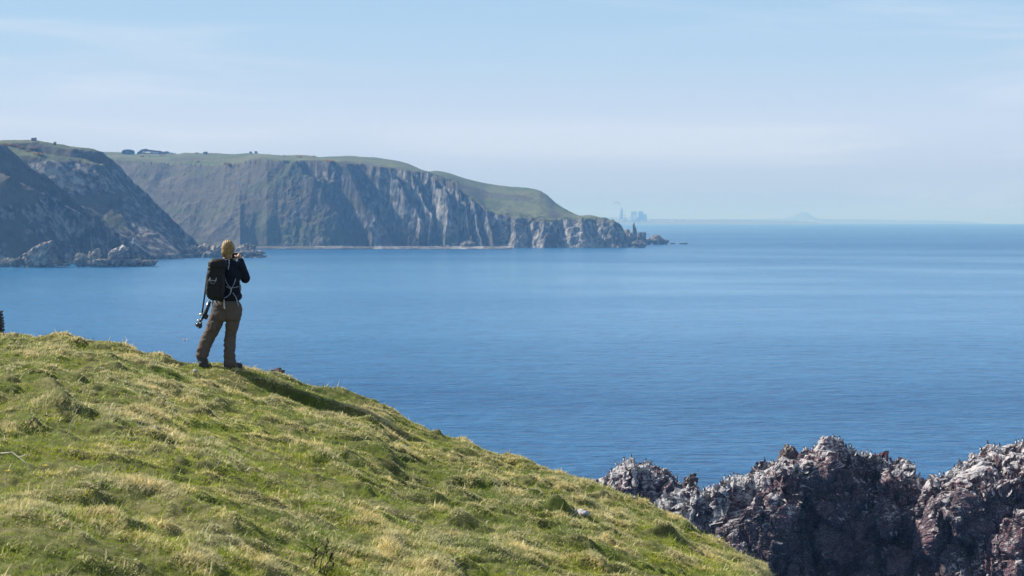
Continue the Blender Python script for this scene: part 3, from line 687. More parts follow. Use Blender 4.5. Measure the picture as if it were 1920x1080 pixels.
# ------------------------------------------------------------------ guillemots
BW, BB = simple('bird_white', (0.82, 0.81, 0.79), 0.8, 0.2, 0.05), simple('bird_black', (0.02, 0.018, 0.018), 0.6, 0.3, 0.2)
BY = simple('bird_bill', (0.03, 0.03, 0.03), 0.5)
def guillemot_mesh(wings=False, bend=0.0):
    """upright auk: egg body, neck, head with bill, folded wings, short tail and feet; dark back, white belly"""
    prof = [(0.0, .015, 0), (.02, .05, 0), (.06, .078, .005), (.12, .090, .0), (.18, .082, -.004), (.24, .058, -.002), (.28, .038, .008), (.31, .034, .016), (.34, .040, .026), (.37, .036, .034), (.395, .018, .034), (.402, .004, .034)]
    k = 12; co = []
    for z, r, fy in prof:
        for i in range(k):
            a_ = 2 * pi * i / k
            co.append((r * cos(a_) * 0.92, fy * 1.4 + r * sin(a_) * 1.02 + bend * z, z + .03))
    bm = bmesh.new(); vs = [bm.verts.new(c) for c in co]
    for i in range(len(prof) - 1):
        for j in range(k):
            f = bm.faces.new((vs[i * k + j], vs[i * k + (j + 1) % k], vs[(i + 1) * k + (j + 1) % k], vs[(i + 1) * k + j])); f.smooth = True
            zc_ = prof[i][0]; ang = (j + .5) / k * 2 * pi
            f.material_index = 0 if (sin(ang) > -0.25 and zc_ < 0.235) else 1
    bm.faces.new(vs[:k][::-1])
    def cone(p0, p1, r0, mi, sx=1.0):
        p0, p1 = Vector(p0), Vector(p1); d = (p1 - p0); q = d.to_track_quat('Z', 'Y'); ring = []
        for i in range(6):
            a_ = 2 * pi * i / 6; ring.append(bm.verts.new(p0 + q @ Vector((r0 * cos(a_) * sx, r0 * sin(a_), 0))))
        tip = bm.verts.new(p1)
        for i in range(6): bm.faces.new((ring[i], ring[(i + 1) % 6], tip)).material_index = mi
    cone((0, .085, .38), (0, .155, .375), .014, 1)
    cone((0, -.03, .06), (0, -.075, .0), .035, 1)
    for s in (-1, 1):
        cone((s * .072, -.005, .26), (s * .05, -.06, .035), .034, 1, 0.6)
        cone((s * .03, .02, .04), (s * .035, .07, .0), .014, 1)
        if wings: cone((s * .06, 0, .25), (s * .30, -.08, .32), .045, 1, 0.4)
    me = bpy.data.meshes.new('guillemot'); bm.to_mesh(me); bm.free(); return me
GM = [guillemot_mesh(), guillemot_mesh(bend=0.18), guillemot_mesh(True)]
for g_ in GM:
    for m_ in (BW, BB): g_.materials.append(m_)
def put_bird(i, x, y, z, rz, label, group, sc):
    o = bpy.data.objects.new('guillemot', GM[i]); C.objects.link(o)
    o.location = (x, y, z); o.rotation_euler = (0, 0, rz); o.scale = (sc, sc, sc); tag(o, label, 'seabird', group); return o
ORD = 'first second third fourth fifth sixth seventh eighth ninth tenth eleventh twelfth thirteenth fourteenth fifteenth sixteenth seventeenth eighteenth nineteenth twentieth'.split()
ORD += ['twenty-' + o_ for o_ in ORD[:9]] + ['thirtieth']
def crest_birds(G, ulist, label, group, crest=True, spread=0.0):
    X, Y, Z, U, V = G; u0 = U[0]
    slope = (Z - CAMZ) / Y
    for n_, u in enumerate(sorted(ulist)):
        j = int(np.argmin(np.abs(u0 - u)))
        i = int(np.argmax(slope[:, j]))
        if not crest:                                      # a ledge a little below the brink on the seen side
            lo = max(0, i - random.randint(6, int(spread)))
            # prefer a place where the face is flattest
            rows = np.arange(max(1, lo - 5), lo + 1); dz = np.abs(Z[rows, j] - Z[rows - 1, j]); i = int(rows[np.argmin(dz)])
        a_ = random.choice([-pi / 2, pi / 2, pi, 0.3, 2.6, -2.2]) + random.uniform(-.6, .6)
        k_ = 2 if random.random() < 0.04 else random.choice([0, 0, 1])
        put_bird(k_, float(X[i, j]), float(Y[i, j]), float(Z[i, j]) - 0.02, a_, (f'{label}, {ORD[n_]} from the left' if crest else label), group, random.uniform(1.05, 1.3))
R_ = random.Random(5)
def us_(a, b, n): return sorted(R_.uniform(a, b) for _ in range(n))
crest_birds(G1, [1159, 1171, 1177, 1182, 1186, 1192, 1194, 1203, 1208, 1212, 1218, 1221, 1228, 1240, 1258, 1262, 1269] + us_(1112, 1150, 6), 'seabird standing on the crest of the low left outcrop', 'seabirds along the crest of the left outcrop')
crest_birds(G1, us_(1118, 1270, 26), 'black and white seabird on a ledge of the low left outcrop below its crest', 'seabirds on ledges of the left outcrop', False, 34)
crest_birds(G2, us_(1345, 1455, 20) + us_(1282, 1330, 8), 'seabird along the low left ridge of the middle crag', 'seabirds along the low ridge of the middle crag')
crest_birds(G2, [1506, 1512, 1519, 1526, 1531, 1550, 1556, 1562, 1570, 1574, 1580, 1585, 1589, 1594, 1601, 1608, 1625, 1631], 'seabird on the highest top of the middle crag', 'seabirds on the high top of the middle crag')
crest_birds(G2, [1655, 1660, 1674, 1676, 1688, 1703, 1705, 1715, 1723, 1727], 'seabird on the stepped ridge falling to the saddle', 'seabirds on the ridge above the saddle')
crest_birds(G2, us_(1240, 1330, 34), 'black and white seabird on the whitened slabs at the left foot of the middle crag', 'seabirds on the whitened left slabs of the middle crag', False, 150)
crest_birds(G2, us_(1350, 1500, 30), 'black and white seabird on a ledge of the pale left face of the middle crag', 'seabirds on ledges of the middle crag left face', False, 60)
crest_birds(G2, us_(1548, 1600, 12), 'black and white seabird just below the highest top of the middle crag', 'seabirds on ledges under the high top', False, 22)
crest_birds(G3, us_(1745, 1812, 12) + [1781, 1797], 'seabird on the sloping white ledge past the saddle', 'seabirds on the sloping ledge of the right crag')
crest_birds(G3, [1870, 1899, 1912, 1917, 1850, 1841], 'seabird on the high lichened top of the right crag', 'seabirds on the high top of the right crag')
crest_birds(G3, us_(1750, 1860, 16), 'black and white seabird on a ledge of the reddish right crag below its top', 'seabirds on ledges of the right crag', False, 50)
# ------------------------------------------------------------------ rocks in the bay and at the cliff feet
SHORE = land_material('shore_rock', (0.065, 0.105, 0.035), (0.10, 0.085, 0.065), (0.16, 0.145, 0.125), (0.48, 0.44, 0.37), (0.34, 0.19, 0.10))
def shore_rock(u, vt, vb, du, D, seed, label, **kw):
    kw.setdefault('sub', 5)
    return place_boulder('shore_rock', SHORE, u, vt, vb, du, D, seed, label, 'sea rock', None, **kw)
shore_rock(8, 487, 499, 22, 1530, 1, 'small low rock at the water, leftmost below the dark headland')
shore_rock(32, 482, 499, 26, 1528, 2, 'pale pointed rock between two larger rocks at the left shore', shear=.3)
shore_rock(73, 461, 499, 52, 1526, 3, 'largest peaked brown rock standing in the water at the left', shear=.3, amp=.24)
shore_rock(95, 480, 498, 22, 1524, 4, 'squat rock leaning against the largest peaked rock')
shore_rock(153, 477, 497, 22, 1540, 5, 'orange-topped rounded rock under the dark headland')
shore_rock(174, 471, 496, 26, 1558, 6, 'tall rock with a sloping top in the middle of the shore rocks', shear=.4)
shore_rock(173, 481, 497, 12, 1528, 7, 'small upright orange rock before the sloping topped rock')
shore_rock(195, 484, 498, 42, 1524, 8, 'low grey slab rock in front of the white topped rock', flat=(-.9, .75))
shore_rock(219, 467, 497, 34, 1548, 9, 'leaning rock with a bright white top at the shore', shear=.45)
bpy.data.objects['shore_rock.008'].data.attributes['rocky'].data.foreach_set('value', np.full(len(bpy.data.objects['shore_rock.008'].data.vertices), 1.0, np.float32))
shore_rock(246, 483, 497, 46, 1548, 10, 'flat slabby reef right of the white topped rock', flat=(-.9, .6), shear=.2)
shore_rock(283, 484, 497, 42, 1558, 11, 'low reef reaching right into the bay', flat=(-.9, .5), shear=.3)
shore_rock(120, 492, 498, 50, 1526, 12, 'line of low stones between the peaked and orange topped rocks', flat=(-.9, .4))
shore_rock(352, 462, 486, 30, 1900, 13, 'tilted slab rock at the tip of the near headland', shear=.6)
shore_rock(375, 459, 486, 30, 1900, 14, 'sharp leaning slab beside the headland tip, left of the hiker', shear=.7)
shore_rock(399, 462, 486, 34, 1890, 15, 'sharp slab rock partly behind the hiker from the left', shear=.7)
shore_rock(340, 474, 487, 70, 1880, 16, 'low rocky platform under the headland tip', flat=(-.9, .6))
shore_rock(458, 457, 485, 34, 1900, 17, 'dark triangular rock just right of the hiker head', shear=.5, amp=.2)
shore_rock(472, 471, 486, 44, 1890, 18, 'rough low rock pile right of the triangular rock', amp=.35)
shore_rock(430, 470, 486, 40, 1890, 19, 'rough low rocks behind the hiker shoulders', amp=.35)
shore_rock(490, 473, 477, 12, 2150, 20, 'small flat skerry off the rock pile', flat=(-.9, .6))
shore_rock(1189, 424, 461, 9, 2760, 21, 'thin upright stone pinnacle off the far point', depth=1.2, amp=.3, freq=1.6)
shore_rock(1176, 436, 461, 30, 2740, 22, 'broken rock block left of the stone pinnacle', amp=.35)
shore_rock(1203, 433, 457, 20, 2780, 23, 'stepped rock block right of the stone pinnacle', amp=.3, flat=(-1, .8))
shore_rock(1212, 447, 457, 20, 2790, 24, 'low rock between the stepped block and the rounded rock')
shore_rock(1233, 443, 457, 24, 2820, 25, 'rounded skerry standing off the far point', shear=-.2)
shore_rock(1246, 450, 457, 16, 2820, 26, 'small skerry touching the rounded one')
shore_rock(1262, 454.5, 457, 14, 2850, 27, 'thin flat skerry right of the rounded one', flat=(-1, .5))
shore_rock(1284, 454.5, 457, 22, 2850, 28, 'outermost flat skerry off the far point', flat=(-1, .4))
shore_rock(1198, 452, 463, 26, 2520, 29, 'low dark rock at the waterline under the far point', shear=.2)
shore_rock(877, 453, 463, 22, 2470, 30, 'pale boulder on the shore below the orange stained cliff')
# pale face of the white topped one and of the orange slab
WHITE = rock_material('white_streaked_rock', (0.16, 0.145, 0.13), (0.2, 0.16, 0.13), 1.6, 0.0)
bpy.data.objects['shore_rock.008'].data.materials[0] = WHITE

# ------------------------------------------------------------------ far low coast and its cone shaped hill
FARM = land_material('far_coast_cover', (0.12, 0.14, 0.07), (0.10, 0.09, 0.06), (0.2, 0.18, 0.15), (0.35, 0.33, 0.28), (0.3, 0.26, 0.18))
def coast(name, pts, D, back, seed, base_v=None, tree=1.0):
    us = np.linspace(pts[0][0], pts[-1][0], int((pts[-1][0] - pts[0][0]) * 2)); a, b = rayxz(us, tab(pts, us))
    z1 = CAMZ + b * (D + back); z0 = seaz(a * D, D)
    ts = np.concatenate([np.linspace(0, 1, 14), [1.3]])
    rows = []
    for t_ in ts:
        y = D + back * t_
        if t_ <= 1: z = z0 - 3 + (z1 - z0 + 3) * (t_ ** 0.8) + (t_ > 0.3) * D / 15000 * tree * (3.0 * vn(us * 0.45, 0 * us + t_ * 9, 0 * us, seed) + 2.5 * vn(us * 1.6, 0 * us + t_ * 9, 0 * us, seed + 1))
        else: z = z0 - 40
        rows.append(np.stack([a * y, y + 0 * a, z + 0 * a], -1))
    co = np.array(rows); me = mesh_np(name, co.reshape(-1, 3), grid_faces(*co.shape[:2])); attr(me, 'rocky', np.zeros(len(me.vertices))); attr(me, 'scrub', np.zeros(len(me.vertices)))
    o = link(me, name, FARM); tag(o, kind='structure')
coast('far_coast', [(1060, 407), (1120, 406.5), (1140, 407), (1180, 409), (1215, 410), (1260, 411), (1330, 411.5), (1360, 411), (1390, 412.5), (1440, 413.5), (1500, 415), (1540, 418), (1560, 421)], 14500, 1500, 401)
coast('distant_coast', [(1340, 412), (1400, 410.5), (1470, 410), (1530, 410.3), (1575, 411.5), (1600, 411), (1640, 411.5), (1690, 413.5), (1730, 413), (1790, 414.5), (1830, 417), (1850, 419)], 21500, 3000, 411)
def cone_hill():
    us = np.linspace(1440, 1580, 140); D0 = 28000
    prof = [(1440, 411.5), (1472, 409.8), (1485, 405.5), (1495, 401.5), (1503, 397.2), (1508, 396.4), (1513, 398), (1519, 402.5), (1527, 407), (1540, 410), (1580, 411.5)]
    a, b = rayxz(us, tab(prof, us)); zt = CAMZ + b * D0; base = -95.0; rows = []
    for t_ in np.linspace(-1, 1, 21):
        z = base + (zt - base) * (1 - abs(t_) ** 1.5); rows.append(np.stack([a * D0, D0 + 700 * t_ + 0 * a, z + 4 * vn(us / 3, 0 * us + t_ * 5, 0 * us, 5)], -1))
    co = np.array(rows); me = mesh_np('cone_hill', co.reshape(-1, 3), grid_faces(*co.shape[:2])); attr(me, 'rocky', np.full(len(me.vertices), .4)); attr(me, 'scrub', np.full(len(me.vertices), .5))
    tag(link(me, 'cone_hill', FARM), kind='structure')
cone_hill()

# ------------------------------------------------------------------ far industrial shore
CONC, PALEW, DARKB, ROOFD = simple('concrete_grey', (0.48, 0.49, 0.50), .8, .2, .1, .05), simple('white_cladding', (0.82, 0.8, 0.74), .6, .3, .05, .05), simple('blue_grey_cladding', (0.33, 0.36, 0.41), .7, .3, .1, .05), simple('dark_roofing', (0.10, 0.10, 0.11), .8)
def box_bm(bm, cx, cy, z0, wx, wy, h, bev=0.0, taper=0.0):
    r = bmesh.ops.create_cube(bm, size=1.0)['verts']
    for q in r:
        top = q.co.z > 0; k = 1 - taper if top else 1
        q.co = Vector((cx + q.co.x * wx * k, cy + q.co.y * wy * k, z0 + (h if top else 0)))
    return r
def bm_obj(name, bm, m, parent=None, smooth=False, loc=None):
    bmesh.ops.recalc_face_normals(bm, faces=bm.faces[:])
    me = bpy.data.meshes.new(name); bm.to_mesh(me); bm.free()
    if smooth: me.polygons.foreach_set('use_smooth', np.full(len(me.polygons), True))
    return link(me, name, m, parent, loc)
def pxblock(root, name, u0, u1, vt, vb, m, D, dy=0, depth=30, ribs=0):
    """a building volume: position and size in metres from its picture extent at distance D"""
    A, B = P(u0, vt, D), P(u1, vb, D); wx = B.x - A.x; cx = (A.x + B.x) / 2 - root.location.x; z0 = B.z - root.location.z
    bm = bmesh.new(); box_bm(bm, cx, dy, z0, wx, depth, A.z - B.z)
    if ribs:
        for i in range(ribs): box_bm(bm, cx - wx / 2 + wx * (i + .5) / ribs, dy - depth / 2 - .6, z0 + 1, wx / ribs * .25, 1.2, (A.z - B.z) * .96)
    box_bm(bm, cx, dy, A.z - root.location.z, wx * .9, depth * .9, 2.0)
    return bm_obj(name, bm, m, root)
D_ = 14900
base = P(1200, 415, D_)
ps = empty('power_station', (P(1200, 415, D_).x, D_, base.z), 'hazy power station of tall grey blocks on the far shore', 'power station')
pxblock(ps, 'reactor_hall', 1182.5, 1194, 397, 415, CONC, D_, ribs=4)
pxblock(ps, 'reactor_hall', 1197, 1206, 396.7, 415, DARKB, D_, ribs=3)
pxblock(ps, 'turbine_hall', 1206, 1213, 402, 415, CONC, D_, dy=5, ribs=3)
pxblock(ps, 'annexe', 1188, 1193, 403.5, 412, PALEW, D_, dy=-40)
pxblock(ps, 'annexe', 1178, 1180.5, 407, 412.5, PALEW, D_, dy=-40)
pxblock(ps, 'low_hall', 1193, 1198, 408, 415, CONC, D_, dy=-25)
cw = empty('cement_works', (P(1165, 415, D_ + 200).x, D_ + 200, base.z), 'slender hazy works tower and chimney with a smoke plume beside the power station', 'factory')
pxblock(cw, 'tower', 1164.6, 1168, 391.4, 415, DARKB, D_ + 200, depth=16, ribs=2)
pxblock(cw, 'works_hall', 1161, 1166, 403, 415, CONC, D_ + 200, dy=10)
pxblock(cw, 'silo', 1171, 1172.6, 402.5, 412, CONC, D_ + 200, depth=8)
pxblock(cw, 'works_hall', 1158, 1175, 410.5, 415.5, PALEW, D_ + 200, dy=-30, depth=20)
def chimney():
    A, B = P(1163, 384, D_ + 200), P(1163, 415, D_ + 200); bm = bmesh.new(); bmesh.ops.create_cone(bm, cap_ends=True, segments=16, radius1=3.6, radius2=2.6, depth=A.z - B.z)
    for k in (0.2, 0.38): bmesh.ops.create_cone(bm, cap_ends=True, segments=16, radius1=3.5, radius2=3.5, depth=2, matrix=Matrix.Translation((0, 0, (A.z - B.z) * k)))
    bm_obj('chimney', bm, CONC, cw, True, (A.x - cw.location.x, 0, (A.z + B.z) / 2 - cw.location.z))
chimney()
def smoke():
    m = bpy.data.materials.new('smoke'); m.use_nodes = True; t = m.node_tree; t.nodes.clear()
    v = N(t, 'ShaderNodeVolumePrincipled'); o = N(t, 'ShaderNodeOutputMaterial'); L(t, v.outputs[0], o.inputs['Volume'])
    v.inputs['Color'].default_value = (0.98, 0.98, 0.98, 1); v.inputs['Density'].default_value = 0.14
    bm = bmesh.new(); rs = random.Random(3)
    for u, vv, r in [(1163, 382.5, 3), (1162.4, 381.2, 4), (1161, 380, 5), (1159.5, 379.3, 6), (1158, 379, 6.5), (1156, 378.6, 7), (1154.6, 379.3, 7.5), (1152.5, 378.9, 7), (1150.5, 379.2, 7), (1149, 378.8, 5)]:
        q = P(u, vv, D_ + 200); bmesh.ops.create_icosphere(bm, subdivisions=2, radius=r * 1.35, matrix=Matrix.Translation((q.x + rs.uniform(-2, 2), q.y, q.z + rs.uniform(-1.5, 1.5))))
    o = bm_obj('smoke_plume', bm, m, None, True); tag(o, 'small white smoke plume drifting left from the far chimney', 'smoke', kind='stuff')
smoke()
# white and dark sheds and houses along the far shore, each its own thing
def gable(name, u0, u1, vt, vb, D, m, label, group=None, cat='building'):
    A, B = P(u0, vt, D), P(u1, vb, D); wx, h = B.x - A.x, A.z - B.z; bm = bmesh.new(); box_bm(bm, 0, 0, 0, wx, wx * .6, h * .7)
    root = empty(name, ((A.x + B.x) / 2, D, B.z), label, cat, group); bm_obj('wall', bm, m, root)
    bm = bmesh.new(); d = wx * .33; vs = [bm.verts.new(q) for q in ((-wx * .53, -d, h * .7), (wx * .53, -d, h * .7), (wx * .53, d, h * .7), (-wx * .53, d, h * .7), (-wx * .53, 0, h), (wx * .53, 0, h))]
    for f in ((0, 1, 5, 4), (2, 3, 4, 5), (0, 4, 3), (1, 2, 5), (3, 2, 1, 0)): bm.faces.new([vs[i] for i in f])
    bm_obj('roof', bm, m if m is PALEW else ROOFD, root); return root
for (u0, u1, vt, vb, lb) in [(1202.5, 1205.5, 412.5, 414.5, 'small pale shed in front of the power station, leftmost low white one'), (1214.8, 1217.5, 411.2, 413.4, 'bright white shed just right of the power station'),
                             (1230, 1232, 412.8, 414, 'tiny white shed right of the bright white shed'), (1255.5, 1258, 414.3, 416.2, 'left of two white houses on the far low shore'), (1259.5, 1262.5, 414.3, 416.6, 'right, brighter of two white houses on the far low shore'),
                             (1180.5, 1184, 411.6, 414.4, 'white shed under the grey reactor block'), (1156, 1158, 412.4, 414.4, 'tiny white shed left of the works tower'), (1165.5, 1168.5, 412.3, 414.4, 'white shed at the foot of the works tower')]:
    gable('white_shed', u0, u1, vt, vb, 14400, PALEW, lb, 'white sheds on the far shore')
for (u0, u1, vt, vb, lb) in [(1487.5, 1491, 415.8, 418.6, 'white building left of the upright one under the cone hill'), (1499, 1500.8, 412, 418.4, 'narrow upright white tower building under the cone hill'), (1514, 1524, 412.6, 414.4, 'long pale low building right below the cone hill'), (1600, 1603, 416, 417.5, 'tiny pale building on the distant shore right of the hill'), (1534, 1538, 415.5, 417, 'small pale building right of the long low one')]:
    gable('shore_building', u0, u1, vt, vb, 21000, PALEW, lb, 'pale buildings on the distant shore')

# ------------------------------------------------------------------ trees, farm and gorse on the cliff tops
def ground_at(G, x, y):
    us, Ds, z = G; u = 960 + F * (x / y) * (cP); i = min(max(int(np.searchsorted(Ds, y)), 1), len(Ds) - 1); j = min(max(int(np.searchsorted(us, u)), 1), len(us) - 1)
    return float(z[i, j])
BARK, PINE = simple('bark', (0.09, 0.07, 0.05), .9), simple('tree_foliage', (0.035, 0.055, 0.03), .9, .1, .5, .6)
def tree_proto(seed, conifer):
    rs = np.random.default_rng(seed); bm = bmesh.new(); bmesh.ops.create_cone(bm, cap_ends=True, segments=7, radius1=.035, radius2=.012, depth=.7, matrix=Matrix.Translation((0, 0, .35)))
    me_t = bpy.data.meshes.new('trunk'); bm.to_mesh(me_t); bm.free(); me_t.materials.append(BARK)
    n = 900; ph = rs.uniform(0, 2 * pi, n); zz = rs.uniform(.12, 1, n)
    R = (0.34 * (1 - zz) ** .7 + .03 if conifer else 0.42 * np.sqrt(np.clip(1 - ((zz - .58) / .46) ** 2, 0.02, 1)))
    rr_ = R * np.sqrt(rs.uniform(.2, 1, n)) * (0.85 + .3 * np.sin(ph * 3 + seed) * np.cos(zz * 9 + seed))
    c = np.stack([rr_ * np.cos(ph), rr_ * np.sin(ph), zz], -1); s_ = rs.uniform(.025, .06, n)[:, None]
    e1 = rs.normal(0, 1, (n, 3)); e1 /= np.linalg.norm(e1, axis=1)[:, None]; e2 = np.cross(e1, rs.normal(0, 1, (n, 3))); e2 /= np.linalg.norm(e2, axis=1)[:, None]
    co = np.stack([c - e1 * s_, c + e2 * s_, c + e1 * s_, c - e2 * s_], 1).reshape(-1, 3); me_c = mesh_np('crown', co, np.arange(n * 4).reshape(-1, 4), False); me_c.materials.append(PINE); return me_t, me_c
TP = [tree_proto(1, True), tree_proto(2, False), tree_proto(3, False)]
def tree(k, u, vt, vb, D, label, group, wide=1.0):
    q = P(u, vb, D); h = P(u, vt, D).z - q.z
    r_ = empty('tree', (q.x, q.y, q.z - 1.0), label, 'tree', group, random.uniform(0, 6)); r_.scale = (h * wide, h * wide, h + 1.0)
    link_me(TP[k][0], 'trunk', r_); link_me(TP[k][1], 'crown', r_); return r_
def link_me(me, name, parent):
    o = bpy.data.objects.new(name, me); C.objects.link(o); o.parent = parent; return o
for i, (u, vt) in enumerate([(231, 282), (234, 280.8), (238, 280.4), (242, 280.3), (246, 280.8), (249.5, 282)]):
    tree(1 + i % 2, u, vt, 290.5, 3150 + 8 * (i % 3), 'rounded tree in the dense clump on the skyline, ' + ORD[i] + ' from the left', 'trees of the skyline clump', 1.0)
vt_ = [284, 281.5, 279.6, 279.2, 279.6, 280.8, 281, 281.8, 281.6, 282.4, 283, 282.8, 283.2, 283.6, 284, 284.6, 285, 285.6, 286.3]
for i, vt in enumerate(vt_):
    tree((0, 2, 1)[i % 3] if i > 5 else 1, 259 + i * 3.9, vt + random.uniform(-.6, 1.2), 290.0, 3160 + 12 * (i % 3), 'wind-shaped tree in the shelter belt behind the farm, ' + ORD[i] + ' from the left', 'trees of the shelter belt', 1.1 if i < 5 else 1.3)
for i, (u, vt, vb) in enumerate([(383, 284.7, 287.5), (387, 284.2, 287.5), (470, 284, 287.6), (480, 283.6, 287.8), (215, 291, 296), (226, 292.5, 296), (61, 258.5, 262), (66, 258, 262), (103, 266, 270)]):
    tree(1, u, vt, vb + 1.0, 3000 if u > 200 else 1850, ['left of two low bushes on the skyline left of centre', 'right of two low bushes on the skyline left of centre', 'dark low bush on the mound above the long cliff', 'broad bush on top of the mound above the long cliff', 'lone bush in the green field below the tree clump', 'bush right of the lone bush in the green field', 'dark bush on the top of the near headland', 'second dark bush on the top of the near headland', 'bush at the right shoulder of the near headland top'][i], 'low bushes on the cliff tops', 1.6)
f1_ = gable('farmhouse', 266, 271, 282.6, 287.5, 3120, CONC, 'grey farmhouse among the trees on the skyline'); f2_ = gable('long_barn', 273, 282, 284.6, 287.6, 3125, PALEW, 'pale long barn roof in front of the shelter belt', None, 'barn'); gable('long_barn', 283, 297, 284.8, 287.8, 3130, simple('blue_roof', (0.35, 0.5, 0.62), .5), 'bluish long barn right of the pale barn', None, 'barn')
GORSE = simple('gorse_flower', (0.50, 0.28, 0.03), .9, .1, .45, 3.0)
def gorse(seed):
    rs = np.random.default_rng(seed); n = 260; c = rs.normal(0, 1, (n, 3)); c /= np.linalg.norm(c, axis=1)[:, None]; c *= rs.uniform(.5, 1, (n, 1)); c[:, 2] = np.abs(c[:, 2]) * .7
    e1 = rs.normal(0, 1, (n, 3)); e2 = np.cross(e1, rs.normal(0, 1, (n, 3))); e1 /= np.linalg.norm(e1, axis=1)[:, None]; e2 /= np.linalg.norm(e2, axis=1)[:, None]; s_ = .16
    co = np.stack([c - e1 * s_, c + e2 * s_, c + e1 * s_, c - e2 * s_], 1).reshape(-1, 3); me = mesh_np('gorse_bush', co, np.arange(n * 4).reshape(-1, 4), False); me.materials.append(GORSE); return me
GO = [gorse(1), gorse(2)]
def surf_at(G, u, v, D0, D1):
    """first place where the line of sight through (u, v) meets the ground of a headland"""
    us, Ds, z = G; j = min(max(int(np.searchsorted(us, u)), 0), len(us) - 1); _, b = rayxz(u, v); los = CAMZ + b * Ds
    k = np.where((z[:, j] >= los) & (Ds > D0) & (Ds < D1))[0]
    if len(k) == 0: return None
    i = k[0]; a, _ = rayxz(u, v); return (float(a * Ds[i]), float(Ds[i]), float(z[i, j]))
rg = random.Random(11)
for spots, G, lb, gp in (([(10, 272.5), (20, 274), (28, 276), (37, 278.5), (41, 279.5), (58, 280), (63, 278.5), (68, 279.5), (70, 290), (75, 291), (52, 285)], NEARG, 'yellow flowering gorse bush near the top of the near headland', 'gorse bushes on the near headland'),
                         ([(266, 294), (281, 293), (301, 291), (306, 291), (369, 288.5), (372, 304), (421, 307), (425, 308), (430, 309), (447, 311), (533, 293), (558, 294.5), (562, 295), (588, 294.5), (612, 302), (617, 302.5), (621, 303), (665, 311), (678, 311), (714, 313.5)], FARG, 'yellow flowering gorse bush along the brink of the long cliff', 'gorse bushes along the long cliff top')):
    for i, (u, v) in enumerate(spots):
        for k_ in range(8):
            q = surf_at(G, u, v + k_ * .8, 1400, 3350)
            if q: break
        if not q: continue
        o = bpy.data.objects.new('gorse_bush', GO[i % 2]); C.objects.link(o); sc = rg.uniform(1.6, 3.2) * (1.1 if G is FARG else 1.1)
        o.location = q; o.scale = (sc * 1.5, sc, sc * .9); o.rotation_euler.z = rg.uniform(0, 6); tag(o, lb + ', ' + ORD[i] + ' from the left', 'gorse bush', gp)

# ------------------------------------------------------------------ flying gannet, buoys, cairn wall, stones and plants on the slope
def tube(bm, pts, rads, seg_=8, flat=1.0, cap=True):
    rings = []; n = len(pts); pts = [Vector(p) for p in pts]; up0 = Vector((0.13, 0.2, 1)).normalized()
    for i in range(n):
        d = (pts[min(i + 1, n - 1)] - pts[max(i - 1, 0)]).normalized(); x_ = d.cross(up0)
        if x_.length < 1e-3: x_ = d.cross(Vector((1, 0, 0)))
        x_.normalize(); y_ = x_.cross(d).normalized(); r = rads[i] if hasattr(rads, '__len__') else rads
        rings.append([bm.verts.new(pts[i] + x_ * (r * cos(2 * pi * k / seg_)) + y_ * (r * flat * sin(2 * pi * k / seg_))) for k in range(seg_)])
    for a_, b_ in zip(rings[:-1], rings[1:]):
        for k in range(seg_): bm.faces.new((a_[k], a_[(k + 1) % seg_], b_[(k + 1) % seg_], b_[k])).smooth = True
    if cap: bm.faces.new(rings[0][::-1]); bm.faces.new(rings[-1])
gq = P(249.3, 454.5, 320)
gn = empty('gannet', gq, 'white seabird with black wingtips flying low over the bay', 'seabird')
px = 1.3 * 320 / F
bm = bmesh.new(); tube(bm, [(-4.6 * px, -.2, 0), (-3.2 * px, -.1, .0), (-1 * px, 0, .01), (1.4 * px, .1, 0), (3.3 * px, .2, -.02)], [.012, .06, .10, .07, .012], 10)
body_g = bm_obj('body', bm, BW, gn, True)
for s, nm in ((1, 'wing'), (-1, 'wing')):
    bm = bmesh.new(); top = s * 10 * px
    tube(bm, [(0, 0, 0), (.25 * px * s, .05, top * .42), (1.0 * px, .12, top * .68)], [.14, .11, .07], 8, .16); wg = bm_obj(nm, bm, BW, gn, True)
    if s < 0: wg.scale = (1, 1, .55)
    bm = bmesh.new(); tube(bm, [(1.0 * px, .12, top * .68), (1.7 * px, .14, top * .86), (2.0 * px, .14, top)], [.07, .05, .008], 8, .16); bm_obj('wingtip', bm, BB, wg, True)
def buoy(u, v, m, label):
    _, b = rayxz(u, v); D = float(CAMZ / -b); q = P(u, v, D); bm = bmesh.new(); bmesh.ops.create_uvsphere(bm, u_segments=14, v_segments=10, radius=.28)
    o = empty('buoy', (q.x, q.y, float(seaz(q.x, q.y))), label, 'buoy', 'pair of marker buoys'); bm_obj('float', bm, m, o, True, (0, 0, .12))
    bm = bmesh.new(); tube(bm, [(0, 0, .38), (0, 0, .56)], [.05, .03], 8); bm_obj('handle', bm, m, o, True)
buoy(345.5, 638, simple('buoy_pink', (.75, .42, .32), .5), 'left pinkish buoy of the pair floating beyond the hill')
buoy(351, 637.6, simple('buoy_white', (.85, .72, .55), .5), 'right pale buoy of the pair floating beyond the hill')
